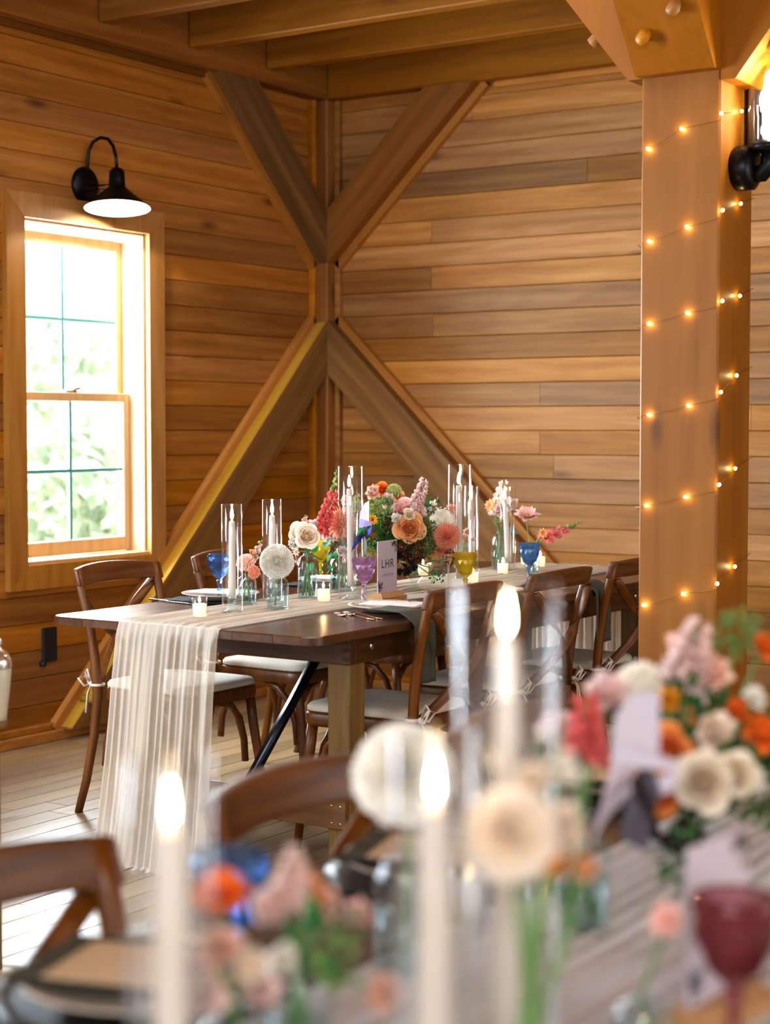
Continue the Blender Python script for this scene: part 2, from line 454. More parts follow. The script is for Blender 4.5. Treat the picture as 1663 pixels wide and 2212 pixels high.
def right_board(mb, a, b, lo, hi):
    vs = [V((a, .006, lo)), V((b, .006, lo)), V((b, .006, hi)), V((a, .006, hi)),
          V((a + .001, 0, lo + .0035)), V((b - .001, 0, lo + .0035)), V((b - .001, 0, hi - .0035)), V((a + .001, 0, hi - .0035))]
    mb.add(vs, [(7, 6, 5, 4), (4, 5, 1, 0), (5, 6, 2, 1), (6, 7, 3, 2), (7, 4, 0, 3)])
WY0, WY1, WZ0, WZ1 = -2.205, -1.415, .772, 2.255     # window opening
rj = random.Random(3)
lj = {}
def joints_l(k):
    if k not in lj: lj[k] = [rj.choice([-3.4, -4.2, -5.0, -6.1]) + rj.uniform(-.2, .2), -7.9 + rj.uniform(-1, 1)]
    return lj[k]
def joints_r(k):
    r2 = random.Random(k * 7 + 1)
    base = {19: [.68], 17: [.68], 15: [.69], 16: [], 18: [], 14: [], 12: [1.31], 10: [1.31], 13: [1.9], 11: [2.4]}
    return base.get(k, [r2.choice([.9, 1.5, 2.1]) + r2.uniform(-.15, .15)] if k % 3 == 0 else []) + [3.3 + r2.uniform(-.3, .9)]
mb = MB()
boards(mb, -11, 0, 0, BZ + .3, 2.891, left_board, (WY0 - .005, WY1 + .005, WZ0, WZ1), joints_l)
for a, b, lo, hi in ((-11, WY0, 0, 3.4), (WY1, 0.2, 0, 3.4), (WY0, WY1, 0, WZ0), (WY0, WY1, WZ1, 3.4)):
    mb.box((-.17, a, lo), (-.006, b, hi), (.1, .5, .5))
struct(mb.build('wall_left', M['wall_l']))
mb = MB()
boards(mb, 0, 9.5, 0, BZ + .3, 2.891 , right_board, None, lambda k: joints_r(k + 24 if k < 0 else k))
mb.box((0, .006, 0), (9.5, .17, 3.4), (.1, .5, .5))
struct(mb.build('wall_right', M['wall_r']))
mb = MB()
x = 0.0
rf = random.Random(5)
while x < 9.5:
    w = .112
    ys = [-11.0]
    while ys[-1] < 0: ys.append(min(0, ys[-1] + rf.uniform(1.6, 3.4)))
    for a, b in zip(ys[:-1], ys[1:]):
        mb.box((x + .0012, a + .001, -.03), (x + w - .0012, b - .001, 0), (rf.random(), rf.random(), rf.random()), ch=.002)
    x += w
mb.box((0, -11, -.06), (9.5, 0, -.03), (.0, .5, .5))
struct(mb.build('floor', M['floor']))
mb = MB()
y = -11.0
while y < 0:
    mb.box((0, y + .001, 3.44), (9.5, y + .149, 3.46)); y += .15
struct(mb.build('ceiling', M['beam_x']))

# baseboards (sill timber with a narrow strip above it)
mb = MB()
mb.box((0, -11, 0), (.055, -.02, .045), ch=.004)
mb.box((0, -11, .045), (.03, -.02, .075), ch=.004)
struct(mb.build('baseboard_left', M['trim']))
mb = MB(); mb.box((.02, -.055, 0), (9.5, 0, .045), ch=.004); mb.box((.02, -.03, .045), (9.5, 0, .075), ch=.004)
struct(mb.build('baseboard_right', M['trim']))

# wall plates
o = MB().box((-.02, -11, BZ), (PR, .02, 3.44), ch=.008).build('wall_plate_beam', M['beam_y'])
tag(o, 'long horizontal timber beam along the top of the window wall', 'beam')
o = MB().box((PR, -PR, BZ), (9.5, .02, 3.44), ch=.008).build('wall_plate_beam', M['beam_x'])
tag(o, 'long horizontal timber beam along the top of the plank wall right of the corner', 'beam')
struct(MB().box((0, -11, BZ - .028), (.03, -.98, BZ), ch=.003).build('trim_1', M['beam_y']))
struct(MB().box((1.06, -.03, BZ - .03), (9.5, 0, BZ), ch=.003).build('trim_2', M['trim']))

# corner post with thin strips either side
o = MB().box((0, -PR, 0), (PR, 0, BZ), ch=.006).build('corner_post', M['beam_z'])
tag(o, 'square timber post standing in the corner of the room', 'post')
struct(MB().box((0, -PR - .03, .08), (.035, -PR, BZ), ch=.003).build('trim_3', M['trim']))
struct(MB().box((PR, -.035, .08), (PR + .03, 0, BZ), ch=.003).build('trim_4', M['trim']))

# diagonal braces; each lies in its wall plane.  s along wall away from the corner
def brace(wall, sa, za, sb, zb, width, label, mat):
    # centre line from (sa,za) to (sb,zb); ends cut vertical at the post / level at the beam or floor
    d = V((sb - sa, zb - za)); ln = d.length; d.normalize()
    ang = math.atan2(d.y, d.x)
    # polygon in (s,z)
    n = V((-d.y, d.x)) * (width / 2)
    a = V((sa, za)); b = V((sb, zb))
    def vert(p, q, s):   # point on line p + t*d with s coordinate s
        t = (s - p.x) / d.x; return p + d * t
    def lev(p, z):
        t = (z - p.y) / d.y; return p + d * t
    l1, l2 = a + n, a - n
    pts = [vert(l1, d, sa), vert(l2, d, sa), lev(l2, zb), lev(l1, zb)]
    root = empty('diagonal_brace', (0, 0, 0), label=label, cat='brace', group='diagonal braces around the corner post')
    # object local: X along brace, Z across, Y depth
    def tolocal(p):
        q = p - a; return V((q.dot(d), 0, q.dot(V((-d.y, d.x)))))
    ml = [tolocal(p) for p in pts]
    if wall == 'L':
        root.location = (0, -sa, za)
        # local X -> (0,-d.x,d.y), local Z -> (0,d.y,d.x)?  local Y -> +X room side
        ex = V((0, -d.x, d.y)); ez = V((0, d.y, d.x)); ey = V((1, 0, 0))
    else:
        root.location = (sa, 0, za)
        ex = V((d.x, 0, d.y)); ez = V((-d.y, 0, d.x)); ey = V((0, -1, 0))
    m3 = Matrix((ex, ey, ez)).transposed()
    root.rotation_mode = 'QUATERNION'
    if m3.determinant() < 0:
        m3 = Matrix((ex, -ey, ez)).transposed(); sg = -1
    else: sg = 1
    root.rotation_quaternion = m3.to_quaternion()
    tn = (random.random(), random.random(), random.random())
    MB().prism(ml, (0, sg * PR, 0), tn).build('timber', mat, root)
    # paler face, window light painted in, on the long edge that looks into the room and the strip beside it
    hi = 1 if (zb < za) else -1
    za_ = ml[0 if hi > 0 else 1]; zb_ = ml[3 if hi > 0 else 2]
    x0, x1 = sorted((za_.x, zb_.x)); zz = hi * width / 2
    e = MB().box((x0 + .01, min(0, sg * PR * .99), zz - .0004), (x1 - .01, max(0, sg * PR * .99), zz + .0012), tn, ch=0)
    e.build('timber_edge', M['lit_edge_peg'] if (wall == 'L' and hi > 0) else mat, root)
    st = MB().box((x0 + .0, min(0, sg * .035), zz + hi * .0015 if hi > 0 else zz - .042), (x1 + .02, max(0, sg * .035), zz + .042 if hi > 0 else zz - .0015))
    s = st.build('edge_strip', M['trim'], root)
    return root
BW = .20
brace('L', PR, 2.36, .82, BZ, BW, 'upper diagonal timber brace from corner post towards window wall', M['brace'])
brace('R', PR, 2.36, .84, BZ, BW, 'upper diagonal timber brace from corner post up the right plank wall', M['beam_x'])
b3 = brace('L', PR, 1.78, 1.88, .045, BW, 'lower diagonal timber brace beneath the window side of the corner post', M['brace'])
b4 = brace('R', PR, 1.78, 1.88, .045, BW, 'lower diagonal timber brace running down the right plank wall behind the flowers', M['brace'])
pg = MB().tube([(0.05, 0, 0), (.135, 0, 0)], .018, 10).build('wooden_peg', M['lit_edge_peg'])
pg.location = (0, -1.905, .165); tag(pg, 'short round wooden peg sticking out of the lower brace by the floor', 'peg')

# ceiling joists
for k, (yy, lab) in enumerate(((-.54, 'ceiling joist nearest the corner, ending on the window wall beam'),
                               (-1.13, 'second ceiling joist out from the corner'),
                               (-1.74, 'third ceiling joist out, cut by the top edge of the view'))):
    o = MB().box((PR + .002, yy - .08, 3.135), (9.4, yy, 3.438), ch=.006).build('ceiling_joist', M['beam_x'])
    tag(o, lab, 'joist', 'ceiling joists')

# free-standing post with braces
QX0, QX1, QY0, QY1 = 3.14, 3.39, -2.75, -2.50
o = MB().box((QX0, QY0, 0), (QX1, QY1, 3.02), ch=.006).build('timber_post', M['post'])
tag(o, 'tall square honey-coloured timber post wrapped in fairy lights', 'post')
o = MB().box((QX0, -11, 3.02), (QX1, -1.92, 3.175), ch=.006).build('girder', M['beam_y'])
tag(o, 'heavy ceiling girder resting on the fairy-light post', 'beam')
def post_brace(p0, dirh, label, w=.21, t=.25, z0=2.40):
    root = empty('post_brace', p0, label=label, cat='brace', group='braces fanning out from the fairy-light post')
    d = (V(dirh) * .62 + V((0, 0, 1)) * .785).normalized(); side = V((0, 0, 1)).cross(V(dirh))
    dh = V(dirh)
    a = V((0, 0, 0)); ln = (3.02 - z0)
    run = ln * .79
    dep = .30
    pts = [a - side * t / 2, a - side * t / 2 + dh * .045 + V((0, 0, -.0)), a - side * t / 2 + dh * (run + .045) + V((0, 0, ln)), a - side * t / 2 + V((0, 0, ln)) + dh * (run - .30), a - side * t / 2 + V((0, 0, dep))]
    MB().prism(pts, side * t).build('timber', M['post'], root)
    nrm = (dh * .785 - V((0, 0, 1)) * .62).normalized()
    for s_, q in ((-.055, .10), (.06, .16)):
        c = dh * (.045 + q * .79) + V((0, 0, q)) + side * s_
        MB().tube([c - nrm * .03, c + nrm * .035], .019, 10).build('peg', M['trim'], root)
    return root
pcx, pcy = (QX0 + QX1) / 2, (QY0 + QY1) / 2
post_brace((pcx, QY0, 2.40), (0, -1, 0), 'pegged post brace rising towards the viewer')
post_brace((QX1, pcy, 2.37), (1, 0, 0), 'pegged post brace rising off the right edge of the view')
post_brace((QX0, pcy, 2.40), (-1, 0, 0), 'pegged post brace rising to the left over the plank wall')

# ------------------------------------------------------------------ window
win = empty('window_1', (0, (WY0 + WY1) / 2, WZ0), kind='structure')
wl = V(win.location)
def wbox(lo, hi, ch=.003): 
    return MB().box(V(lo) - wl, V(hi) - wl, ch=ch)
CW = .105
def quadprism(pts, d):
    return MB().prism([V(p) - wl for p in pts], d)
y0, y1, z0, z1 = WY0, WY1, WZ0, WZ1
for pts in (((0, y0 - CW, z0 - CW), (0, y0, z0), (0, y0, z1), (0, y0 - CW, z1 + CW)),
            ((0, y1, z0), (0, y1 + CW, z0 - CW), (0, y1 + CW, z1 + CW), (0, y1, z1)),
            ((0, y0 - CW, z1 + CW), (0, y0, z1), (0, y1, z1), (0, y1 + CW, z1 + CW)),
            ((0, y0, z0), (0, y0 - CW, z0 - CW), (0, y1 + CW, z0 - CW), (0, y1, z0))):
    quadprism(pts, (.032, 0, 0)).build('casing_board', M['casing'], win)
mb = MB()
for lo, hi in (((-.17, y0 - .001, z0), (.002, y0 + .012, z1)), ((-.17, y1 - .012, z0), (.002, y1 + .001, z1)), ((-.17, y0, z1 - .012), (.002, y1, z1 + .001)), ((-.17, y0, z0 - .001), (.02, y1, z0 + .016))):
    mb.box(V(lo) - wl, V(hi) - wl, ch=.002)
mb.build('jamb', M['pine'], win)
ya, yb = y0 + .012, y1 - .012
zm = 1.50
def sash(x0, x1, zlo, zhi, st, rb, rt, nm):
    mb = MB()
    for lo, hi in (((x0, ya + .002, zlo), (x1, ya + st, zhi)), ((x0, yb - st, zlo), (x1, yb - .002, zhi)), ((x0, ya + st, zlo), (x1, yb - st, zlo + rb)), ((x0, ya + st, zhi - rt), (x1, yb - st, zhi))):
        mb.box(V(lo) - wl, V(hi) - wl, ch=.003)
    s = mb.build(nm, M['pine'], win)
    xm = (x0 + x1) / 2
    MB().box(V((xm - .002, ya + st - .004, zlo + rb - .004)) - wl, V((xm + .002, yb - st + .004, zhi - rt + .004)) - wl).build('pane', M['pane'], s)
    yc = (ya + yb) / 2; zc = (zlo + rb + zhi - rt) / 2
    b = MB().box(V((xm - .009, yc - .0075, zlo + rb)) - wl, V((xm + .009, yc + .0075, zhi - rt)) - wl)
    b.box(V((xm - .0085, ya + st, zc - .0075)) - wl, V((xm + .0085, yb - st, zc + .0075)) - wl)
    b.build('glazing_bar', M['tealbar'], s)
M['tealbar'] = plain('glazing_bar_fringe', (.10, .33, .34), .5)  # teal is lens colour fringing painted into the bars
sash(-.165, -.13, zm - .02, z1 - .03, .038, .04, .05, 'upper_sash')
sash(-.125, -.085, z0 + .02, zm + .02, .042, .065, .04, 'lower_sash')
mb = MB(); mb.box(V((-.125, -1.84, zm + .02)) - wl, V((-.09, -1.77, zm + .03)) - wl, ch=.003); mb.tube([V((-.11, -1.81, zm + .028)) - wl, V((-.085, -1.76, zm + .04)) - wl], .007)
mb.build('sash_lock', M['steel'], win)

# ------------------------------------------------------------------ trees outside
def leafy(name, c, r, n, ls, mat, label, seed, trunk):
    rr = random.Random(seed)
    root = empty(name, (c[0], c[1], trunk), label=label, cat='tree', group='trees outside the window')
    lc = V((c[0], c[1], trunk))
    mb = MB()
    for _ in range(n):
        d = V((rr.gauss(0, 1), rr.gauss(0, 1), rr.gauss(0, 1))).normalized() * (rr.random() ** .4)
        p = V((c[0] + d.x * r[0], c[1] + d.y * r[1], c[2] + d.z * r[2])) - lc
        q = Quaternion((rr.gauss(0, 1), rr.gauss(0, 1), rr.gauss(0, 1), rr.gauss(0, 1))).normalized()
        s = ls * rr.uniform(.6, 1.4)
        mb.add([p + q @ V(k) * s for k in ((-1, 0, 0), (0, .5, .1), (1, 0, 0), (0, -.5, .1))], [(0, 1, 2, 3)], (rr.random(), rr.random(), 0))
    mb.build('foliage', mat, root)
    MB().tube([V((c[0], c[1], trunk)) - lc, V((c[0] + .1, c[1], c[2])) - lc], [.14, .05], 8).build('trunk', M['table_leg'], root)
M['tree1'] = petal((.55, .66, .58), (.85, .90, .80), .5)
M['tree2'] = petal((.66, .66, .45), (.92, .90, .72), .5)
leafy('leafy_tree', (-7.5, 6.9, .5), (1.5, 1.1, 1.5), 1700, .16, M['tree1'], 'pale green tree seen through the lower right panes', 1, -2)
leafy('leafy_tree', (-11.0, 8.6, 0.0), (1.5, 1.3, 1.6), 1700, .16, M['tree2'], 'pale yellowish tree seen through the lower left panes', 2, -2)
leafy('leafy_tree', (-15, 14.5, 2.2), (2.0, 2.0, 2.0), 1500, .2, M['tree1'], 'tall hazy tree beyond the right upper pane', 3, -2)
o = MB().box((-40, -30, -2.2), (-1.5, 40, -2.0)).build('lawn', M['tree2']); tag(o, kind='structure')

# ------------------------------------------------------------------ barn lamp over the window
lamp = empty('barn_lamp', (0, -1.81, 2.434), label='black gooseneck barn lamp with glowing white shade above the window', cat='lamp')
MB().lathe([(.001, .0), (.08, .0), (.08, .012), (.07, .022), (.001, .024)], 28, mat=Matrix.Rotation(PI / 2, 3, 'Y')).build('back_plate', M['black'], lamp)
sx = .195
pts = [V((.024 + .0, 0, .03)), V((.05, 0, .07))]
arc = [V((.02, 0, .05)), V((.022, 0, .10)), V((.03, 0, .15)), V((.055, 0, .185)), V((.10, 0, .20)), V((.145, 0, .19)), V((.175, 0, .155)), V((.19, 0, .11)), V((sx, 0, .055))]
MB().tube(arc, .0075, 10).build('gooseneck_arm', M['black'], lamp)
mb = MB(); mb.tube([(.02, .02, 0), (sx - .02, .01, -.01)], .004, 6); mb.tube([(.02, -.02, -.03), (sx - .02, -.01, -.03)], .004, 6); mb.build('support_rod', M['black'], lamp)
shade_prof = [(.004, .060), (.022, .058), (.033, .046), (.035, .0), (.037, -.022), (.042, -.03), (.09, -.07), (.145, -.118)]
TILT = Matrix.Rotation(math.radians(-8), 3, V((.72, .69, 0)))
shade = MB().lathe(shade_prof, 36, (sx, 0, 0), mat=TILT).build('lamp_shade', M['black'], lamp)
MB().lathe([(.143, -.1185), (.072, -.0625), (.02, -.035), (.001, -.034)], 36, (sx, 0, 0), mat=TILT).build('shade_lining', M['lamp_white'], shade)
MB().sphere((sx, 0, -.075), .028, 14, 8).build('light_bulb', emitter('lamp_bulb', (.9, 1, .97), 12), shade)

# outlet
o = empty('wall_outlet', (0, -2.05, .42), label='black rectangular wall outlet cover low on the window wall', cat='outlet')
pc = PX(105, 1392, 0.0)
o.location = pc
MB().box((0, -.042, -.075), (.012, .042, .075), ch=.004).build('cover_plate', M['blackp'], o)
MB().tube([(.0, -.047, -.08), (.022, -.047, -.08)], .012, 10).build('knob', M['blackp'], o)

# ------------------------------------------------------------------ fairy lights on the post
sl = empty('string_lights', (QX0, QY0, 1.0), label='string of warm fairy lights wound around the timber post', cat='string lights')
so = V(sl.location)
f1 = [(1390, 1307), (1475, 1283), (1395, 1092), (1480, 1073), (1401, 896), (1486, 876), (1401, 699), (1484, 676), (1401, 521), (1483, 490), (1399, 321), (1472, 278)]
f2 = [(1549, 1261), (1587, 1224), (1553, 1047), (1588, 1012), (1557, 847), (1591, 811), (1560, 650), (1598, 639), (1561, 454), (1600, 440), (1558, 245), (1602, 240)]
path = []; bulbs = []
for k in range(6):
    a, b = [PY(*q, QY0 - .012) for q in f1[2 * k:2 * k + 2]]
    c, d = [PX(*q, QX1 + .012) for q in f2[2 * k:2 * k + 2]]
    bulbs += [a, b, c, d]
    zl = a.z - (b.z - a.z) * .25
    if k: path += [V((QX0 - .006, QY1 + .006, .6 * path[-1].z + .4 * zl))]
    path += [V((QX0 - .006, QY0 - .006, zl)), a, b, V((QX1 + .005, QY0 - .005, (b.z + c.z) / 2)), c, d, V((QX1 + .005, QY1 + .005, d.z + .03))]
MB().tube([p - so for p in path], .0008, 5).build('wire', plain('copper_wire', (.35, .17, .05), .3, .8), sl)
for p in bulbs:
    MB().sphere(p - so, .005, 8, 6).build('bulb', M['bulb'], sl)

# ------------------------------------------------------------------ jar sconce on the post
sc_z = 2.13
sc = empty('wall_sconce', (QX1, pcy, sc_z), label='black pipe wall sconce with clear glass tube on the post', cat='lamp')
RY = Matrix.Rotation(PI / 2, 3, 'Y')
MB().lathe([(.001, 0), (.062, 0), (.066, .008), (.066, .05), (.05, .062), (.001, .063)], 28, mat=RY).build('back_plate', M['black'], sc)
MB().tube([(.05, 0, -.02), (.08, 0, -.02), (.10, 0, 0), (.105, 0, .05)], .026, 12).build('elbow_pipe', M['black'], sc)
MB().lathe([(.052, .05), (.06, .05), (.06, .31), (.056, .31), (.056, .055)], 28, (.10, 0, 0)).build('glass_tube', M['glass'], sc)
MB().lathe([(.001, .08), (.018, .085), (.022, .2), (.012, .27), (.001, .28)], 16, (.10, 0, 0)).build('light_bulb', M['filament'], sc)
MB().lathe([(.026, .04), (.062, .045), (.062, .06), (.02, .08), (.001, .08)], 24, (.10, 0, 0)).build('lamp_holder', M['black'], sc)
MB().box((.008, .05, .06), (.034, .115, .40), ch=.004).build('back_bar', M['black'], sc)

# ================================================================== FURNITURE
def make_table(x0, x1, y0, y1, label, name='farm_table'):
    TH = .762; th = .03
    cx, cy = (x0 + x1) / 2, (y0 + y1) / 2
    root = empty(name, (cx, cy, 0), label=label, cat='table', group='dark wooden farm tables')
    w, l = (x1 - x0) / 2, (y1 - y0) / 2
    mb = MB()
    n = 7
    rc = .055
    def outline(x):   # rounded corners
        a = w - abs(x)
        return l - (rc - math.sqrt(max(0, rc * rc - (rc - a) ** 2)) if a < rc else 0)
    for k in range(n):
        a = -w + 2 * w * k / n; b = -w + 2 * w * (k + 1) / n
        xs = [a + .0008] + ([a + rc * q for q in (.03, .08, .15, .25, .37, .5, .65, .82, 1)] if k == 0 else []) + ([b - rc * q for q in (1, .82, .65, .5, .37, .25, .15, .08, .03)] if k == n - 1 else []) + [b - .0008]
        pts = [(q, -outline(q)) for q in xs] + [(q, outline(q)) for q in reversed(xs)]
        tn = (random.random(), random.random(), random.random())
        vs = [V((p, q, TH - th + .004)) for p, q in pts] + [V((p, q, TH - .004)) for p, q in pts]
        top = [V((p * (1 - .004 / w), q * (1 - .004 / l), TH)) for p, q in pts]
        m = len(pts)
        mb.add(vs + top, [tuple(range(m))[::-1]] + [(i, (i + 1) % m, m + (i + 1) % m, m + i) for i in range(m)] + [(m + i, m + (i + 1) % m, 2 * m + (i + 1) % m, 2 * m + i) for i in range(m)] + [tuple(range(2 * m, 3 * m))], tn)
    mb.build('tabletop', M['table_top'], root)
    aw, al = w - .082, l - .295
    az0, az1 = .643, TH - th
    M.setdefault('apron_y', wood('apron_wood_y', (.036, .014, .006), (.085, .036, .014), (.14, .062, .026), 'Y', .4, 1.5, .2, .4, .4))
    for s in (-1, 1):
        ap = MB().box((-aw, s * al - .014 - s * .014, az0), (aw, s * al + .014 - s * .014, az1), ch=.002).build('apron', M['apron'], root)
        for sx_ in (-1, 1):
            for i in range(3):
                z = az0 + .010 + .028 * i
                MB().box((sx_ * aw - .027 if sx_ > 0 else -aw - .0006, s * al - (.0006 if s < 0 else .004), z), (aw + .0006 if sx_ > 0 else -aw + .027, s * al + (.004 if s < 0 else .0006), z + .013)).build('finger_joint', M['brownheart'], ap)
    for s in (-1, 1):
        ap = MB().box((s * aw - .014 - s * .014, -al + .028, az0), (s * aw + .014 - s * .014, al - .028, az1), ch=.002).build('apron', M['apron_y'], root)
        for q in (-1, 1):
            MB().lathe([(.001, .003), (.011, .002), (.012, 0), (.001, 0)], 12, (s * aw, q * (al - .12), .69), mat=Matrix.Rotation(s * PI / 2, 3, 'Y')).build('bolt', M['steel'], ap)
    lw = .083
    ix, iy = aw - .001, al - .001
    for sx_ in (-1, 1):
        for sy_ in (-1, 1):
            xa, xb = sorted((sx_ * ix, sx_ * (ix - lw))); ya_, yb_ = sorted((sy_ * iy, sy_ * (iy - lw)))
            MB().box((xa, ya_, 0), (xb, yb_, az0), ch=.003).build('leg', M['table_leg'], root)
    for sy_ in (-1, 1):
        q = sy_ * iy
        st = MB().box((-ix + .004, min(q, q + sy_ * .02), .137), (ix - .004, max(q, q + sy_ * .02), .226), ch=.002).build('stretcher', M['apron2'], root)
        for dx in (.014, .047):
            for dz in (.155, .208):
                for sx_ in (-1, 1):
                    MB().lathe([(.001, .002), (.004, .0015), (.004, 0)], 8, (sx_ * (ix - dx - .008), q + sy_ * .02, dz), mat=Matrix.Rotation(sy_ * -PI / 2, 3, 'X')).build('screw', M['steel'], st)
        MB().tube([(0, q - sy_ * .02, .17), (0, q - sy_ * .58, .715)], .024, 4, flat=.35, upv=(1, 0, 0)).build('folding_brace', M['black'], root)
    return root
M['apron2'] = wood('stretcher_wood', (.11, .05, .017), (.19, .095, .035), (.27, .145, .058), 'X', .45, 1.5, .2, .4, .4)
T1 = (1.42, 2.48, -3.50, -.78)
T2 = (3.98, 5.04, -7.0, -4.28)
make_table(*T1, 'dark wooden farm table in sharp focus near the corner')
make_table(*T2, 'blurred wooden farm table in the foreground under the runner')

def make_chair(label, group):
    root = empty('crossback_chair', (0, 0, 0), label=label, cat='chair', group=group)
    ch, cx_ = M['chair'], M['chair_x']
    # seat frame: rounded trapezoid, local +x is the front
    def plan(t, r=1.0, back=-.2, front=.215):
        pts = []
        corners = [((front, -.205), .07), ((front, .205), .07), ((back, .185), .05), ((back, -.185), .05)]
        n = len(corners)
        for i in range(n):
            (p, rad) = corners[i]; p = V(p); a = V(corners[i - 1][0]); b = V(corners[(i + 1) % n][0])
            u = (a - p).normalized(); w_ = (b - p).normalized()
            p0 = p + u * rad; p2 = p + w_ * rad
            for k in range(6):
                s = k / 5
                pts.append((p0 * (1 - s) ** 2 + p * 2 * s * (1 - s) + p2 * s * s) * r)
        return pts
    pl = plan(0)
    def slab(mb, prof, shape=1.0):
        m = len(pl); vs = []; fs = []
        for (sc_, z) in prof:
            vs += [V((p.x * sc_, p.y * sc_, z)) for p in pl]
        for i in range(len(prof) - 1):
            fs += [(i * m + k, i * m + (k + 1) % m, (i + 1) * m + (k + 1) % m, (i + 1) * m + k) for k in range(m)]
        fs.append(tuple(range(m))[::-1]); fs.append(tuple((len(prof) - 1) * m + k for k in range(m)))
        return mb.add(vs, fs, None, True)
    slab(MB(), [(.93, .405), (.985, .408), (1.0, .42), (1.0, .445), (.98, .452), (.9, .452)]).build('seat', ch, root)
    cu_ = slab(MB(), [(.93, .4525), (.985, .456), (.985, .468), (.95, .478), (.8, .484), (.3, .486)]).build('cushion', M['cushion'], root)
    for s in (-1, 1):
        pth = [(-.30, s * .2, 0), (-.262, s * .197, .12), (-.228, s * .193, .28), (-.212, s * .19, .43), (-.222, s * .193, .56), (-.246, s * .198, .70), (-.275, s * .203, .80), (-.292, s * .205, .865)]
        MB().tube(pth, [.014, .0155, .0165, .018, .0175, .017, .0165, .015], 10).build('back_leg', ch, root)
        pth = [(.225, s * .2, 0), (.212, s * .192, .15), (.19, s * .178, .32), (.18, s * .172, .42)]
        MB().tube(pth, [.0135, .015, .0175, .018], 10).build('front_leg', ch, root)
    # bent brackets under the seat
    def bracket(a, b):
        a = V(a); b = V(b)
        pts = [a + V((0, 0, -.23)), a + (b - a) * .02 + V((0, 0, -.15)), a + (b - a) * .10 + V((0, 0, -.07)), a + (b - a) * .24 + V((0, 0, -.02)), a + (b - a) * .42 + V((0, 0, -.004))]
        MB().tube(pts, .0125, 8, flat=.75).build('bracket', ch, root)
    fl, fr, bl, br = (.165, .165, .405), (.165, -.165, .405), (-.19, .178, .405), (-.19, -.178, .405)
    for a, b in ((fl, fr), (fr, fl), (fl, bl), (fr, br), (bl, fl), (br, fr), (bl, br), (br, bl)): bracket(a, b)
    # top rail: wide curved board wrapping behind the posts
    def rail(u, v):
        y = (u - .5) * .445
        q = 1 - (2 * u - 1) ** 2
        z = .806 + v * (.060 + .008 * q) + .006 * q
        xx = -.262 - (z - .78) * .3 - .045 * q
        return V((xx, y, z))
    nu, nv = 16, 3
    mb = MB()
    fr_ = [rail(i / nu, j / nv) + V((.012, 0, 0)) for j in range(nv + 1) for i in range(nu + 1)]
    bk_ = [rail(i / nu, j / nv) + V((-.012, 0, 0)) for j in range(nv + 1) for i in range(nu + 1)]
    m = len(fr_); W1 = nu + 1
    fs = []
    for j in range(nv):
        for i in range(nu):
            a = j * W1 + i
            fs.append((a, a + 1, a + W1 + 1, a + W1)); fs.append((m + a, m + a + W1, m + a + W1 + 1, m + a + 1))
    for i in range(nu):
        fs.append((i + 1, i, m + i, m + i + 1)); a = nv * W1 + i; fs.append((a, a + 1, m + a + 1, m + a))
    for j in range(nv):
        a = j * W1; fs.append((a, a + W1, m + a + W1, m + a)); a = j * W1 + nu; fs.append((a + W1, a, m + a, m + a + W1))
    mb.add(fr_ + bk_, fs, None, True)
    tr = mb.build('top_rail', cx_, root)
    bv = tr.modifiers.new('round', 'BEVEL'); bv.width = .006; bv.segments = 2; bv.limit_method = 'ANGLE'
    # two crossing straps
    for s in (-1, 1):
        pts = []
        for k in range(11):
            t = k / 10
            y = s * (.195 - .375 * t); z = .80 - .355 * t
            xx = -.287 + .075 * t - .05 * math.sin(PI * t) + s * .006 * math.sin(PI * t) - .006
            pts.append((xx, y, z))
        MB().tube(pts, .0185, 8, flat=.33, upv=(0, s * .69, .73)).build('cross_strap', ch, root)
    # cushion ties
    for s in (-1, 1):
        mb = MB(); y = s * .19
        ring = [V((-.212 + .024 * math.cos(a), y + .024 * math.sin(a), .462)) for a in [2 * PI * k / 10 for k in range(11)]]
        mb.tube(ring, .0055, 6, flat=.6)
        k0 = V((-.242, y, .462))
        for dy, dx, dz in ((.012, -.045, .05), (-.022, -.03, .03)):
            mb.tube([k0, k0 + V((dx * .6, dy * .8, dz)), k0 + V((dx, dy * 1.6, dz * .75)), k0 + V((dx * .5, dy, -.005)), k0], .0042, 5)
        for dy, dx, dz in ((.016, -.04, -.095), (-.02, -.008, -.10)):
            mb.tube([k0, k0 + V((dx * .6, dy * .7, dz * .3)), k0 + V((dx, dy, dz))], [.004, .006, .008], 5, flat=.5)
        mb.sphere(k0, .010, 8, 6)
        mb.build('cushion_tie', M['tie'], cu_)
    return root
proto = make_chair('dark crossback chair on the window side of the farm table, nearest the hanging runner', 'crossback chairs at the farm table')
proto.location = (1.41, -2.84, 0)
far = 'crossback chairs at the farm table'
copy_tree(proto, (1.38, -2.16, 0), 0, label='dark crossback chair on the window side, behind the blue goblet and taper candles', group=far)
copy_tree(proto, (1.38, -1.50, 0), 0, label='dark crossback chair on the window side farthest along, mostly hidden by vases', group=far)
copy_tree(proto, (2.30, -2.84, 0), PI, label='dark crossback chair in front of the purple goblet, nearest on the post side', group=far)
copy_tree(proto, (2.28, -2.16, 0), PI, label='dark crossback chair in front of the yellow goblet, middle of the post side', group=far)
copy_tree(proto, (2.27, -1.52, 0), PI, label='dark crossback chair partly hidden by the fairy-light post', group=far)
near = 'blurred crossback chairs in the foreground'
copy_tree(proto, (4.215, -6.15, 0), 0, label='blurred crossback chair cut off by the lower left edge of the view', group=near)
copy_tree(proto, (4.215, -5.52, 0), 0, label='blurred crossback chair behind the foreground candle, middle of the view', group=near)
copy_tree(proto, (4.215, -4.90, 0), 0, label='blurred crossback chair seen through the tall foreground glass cylinder', group=near)

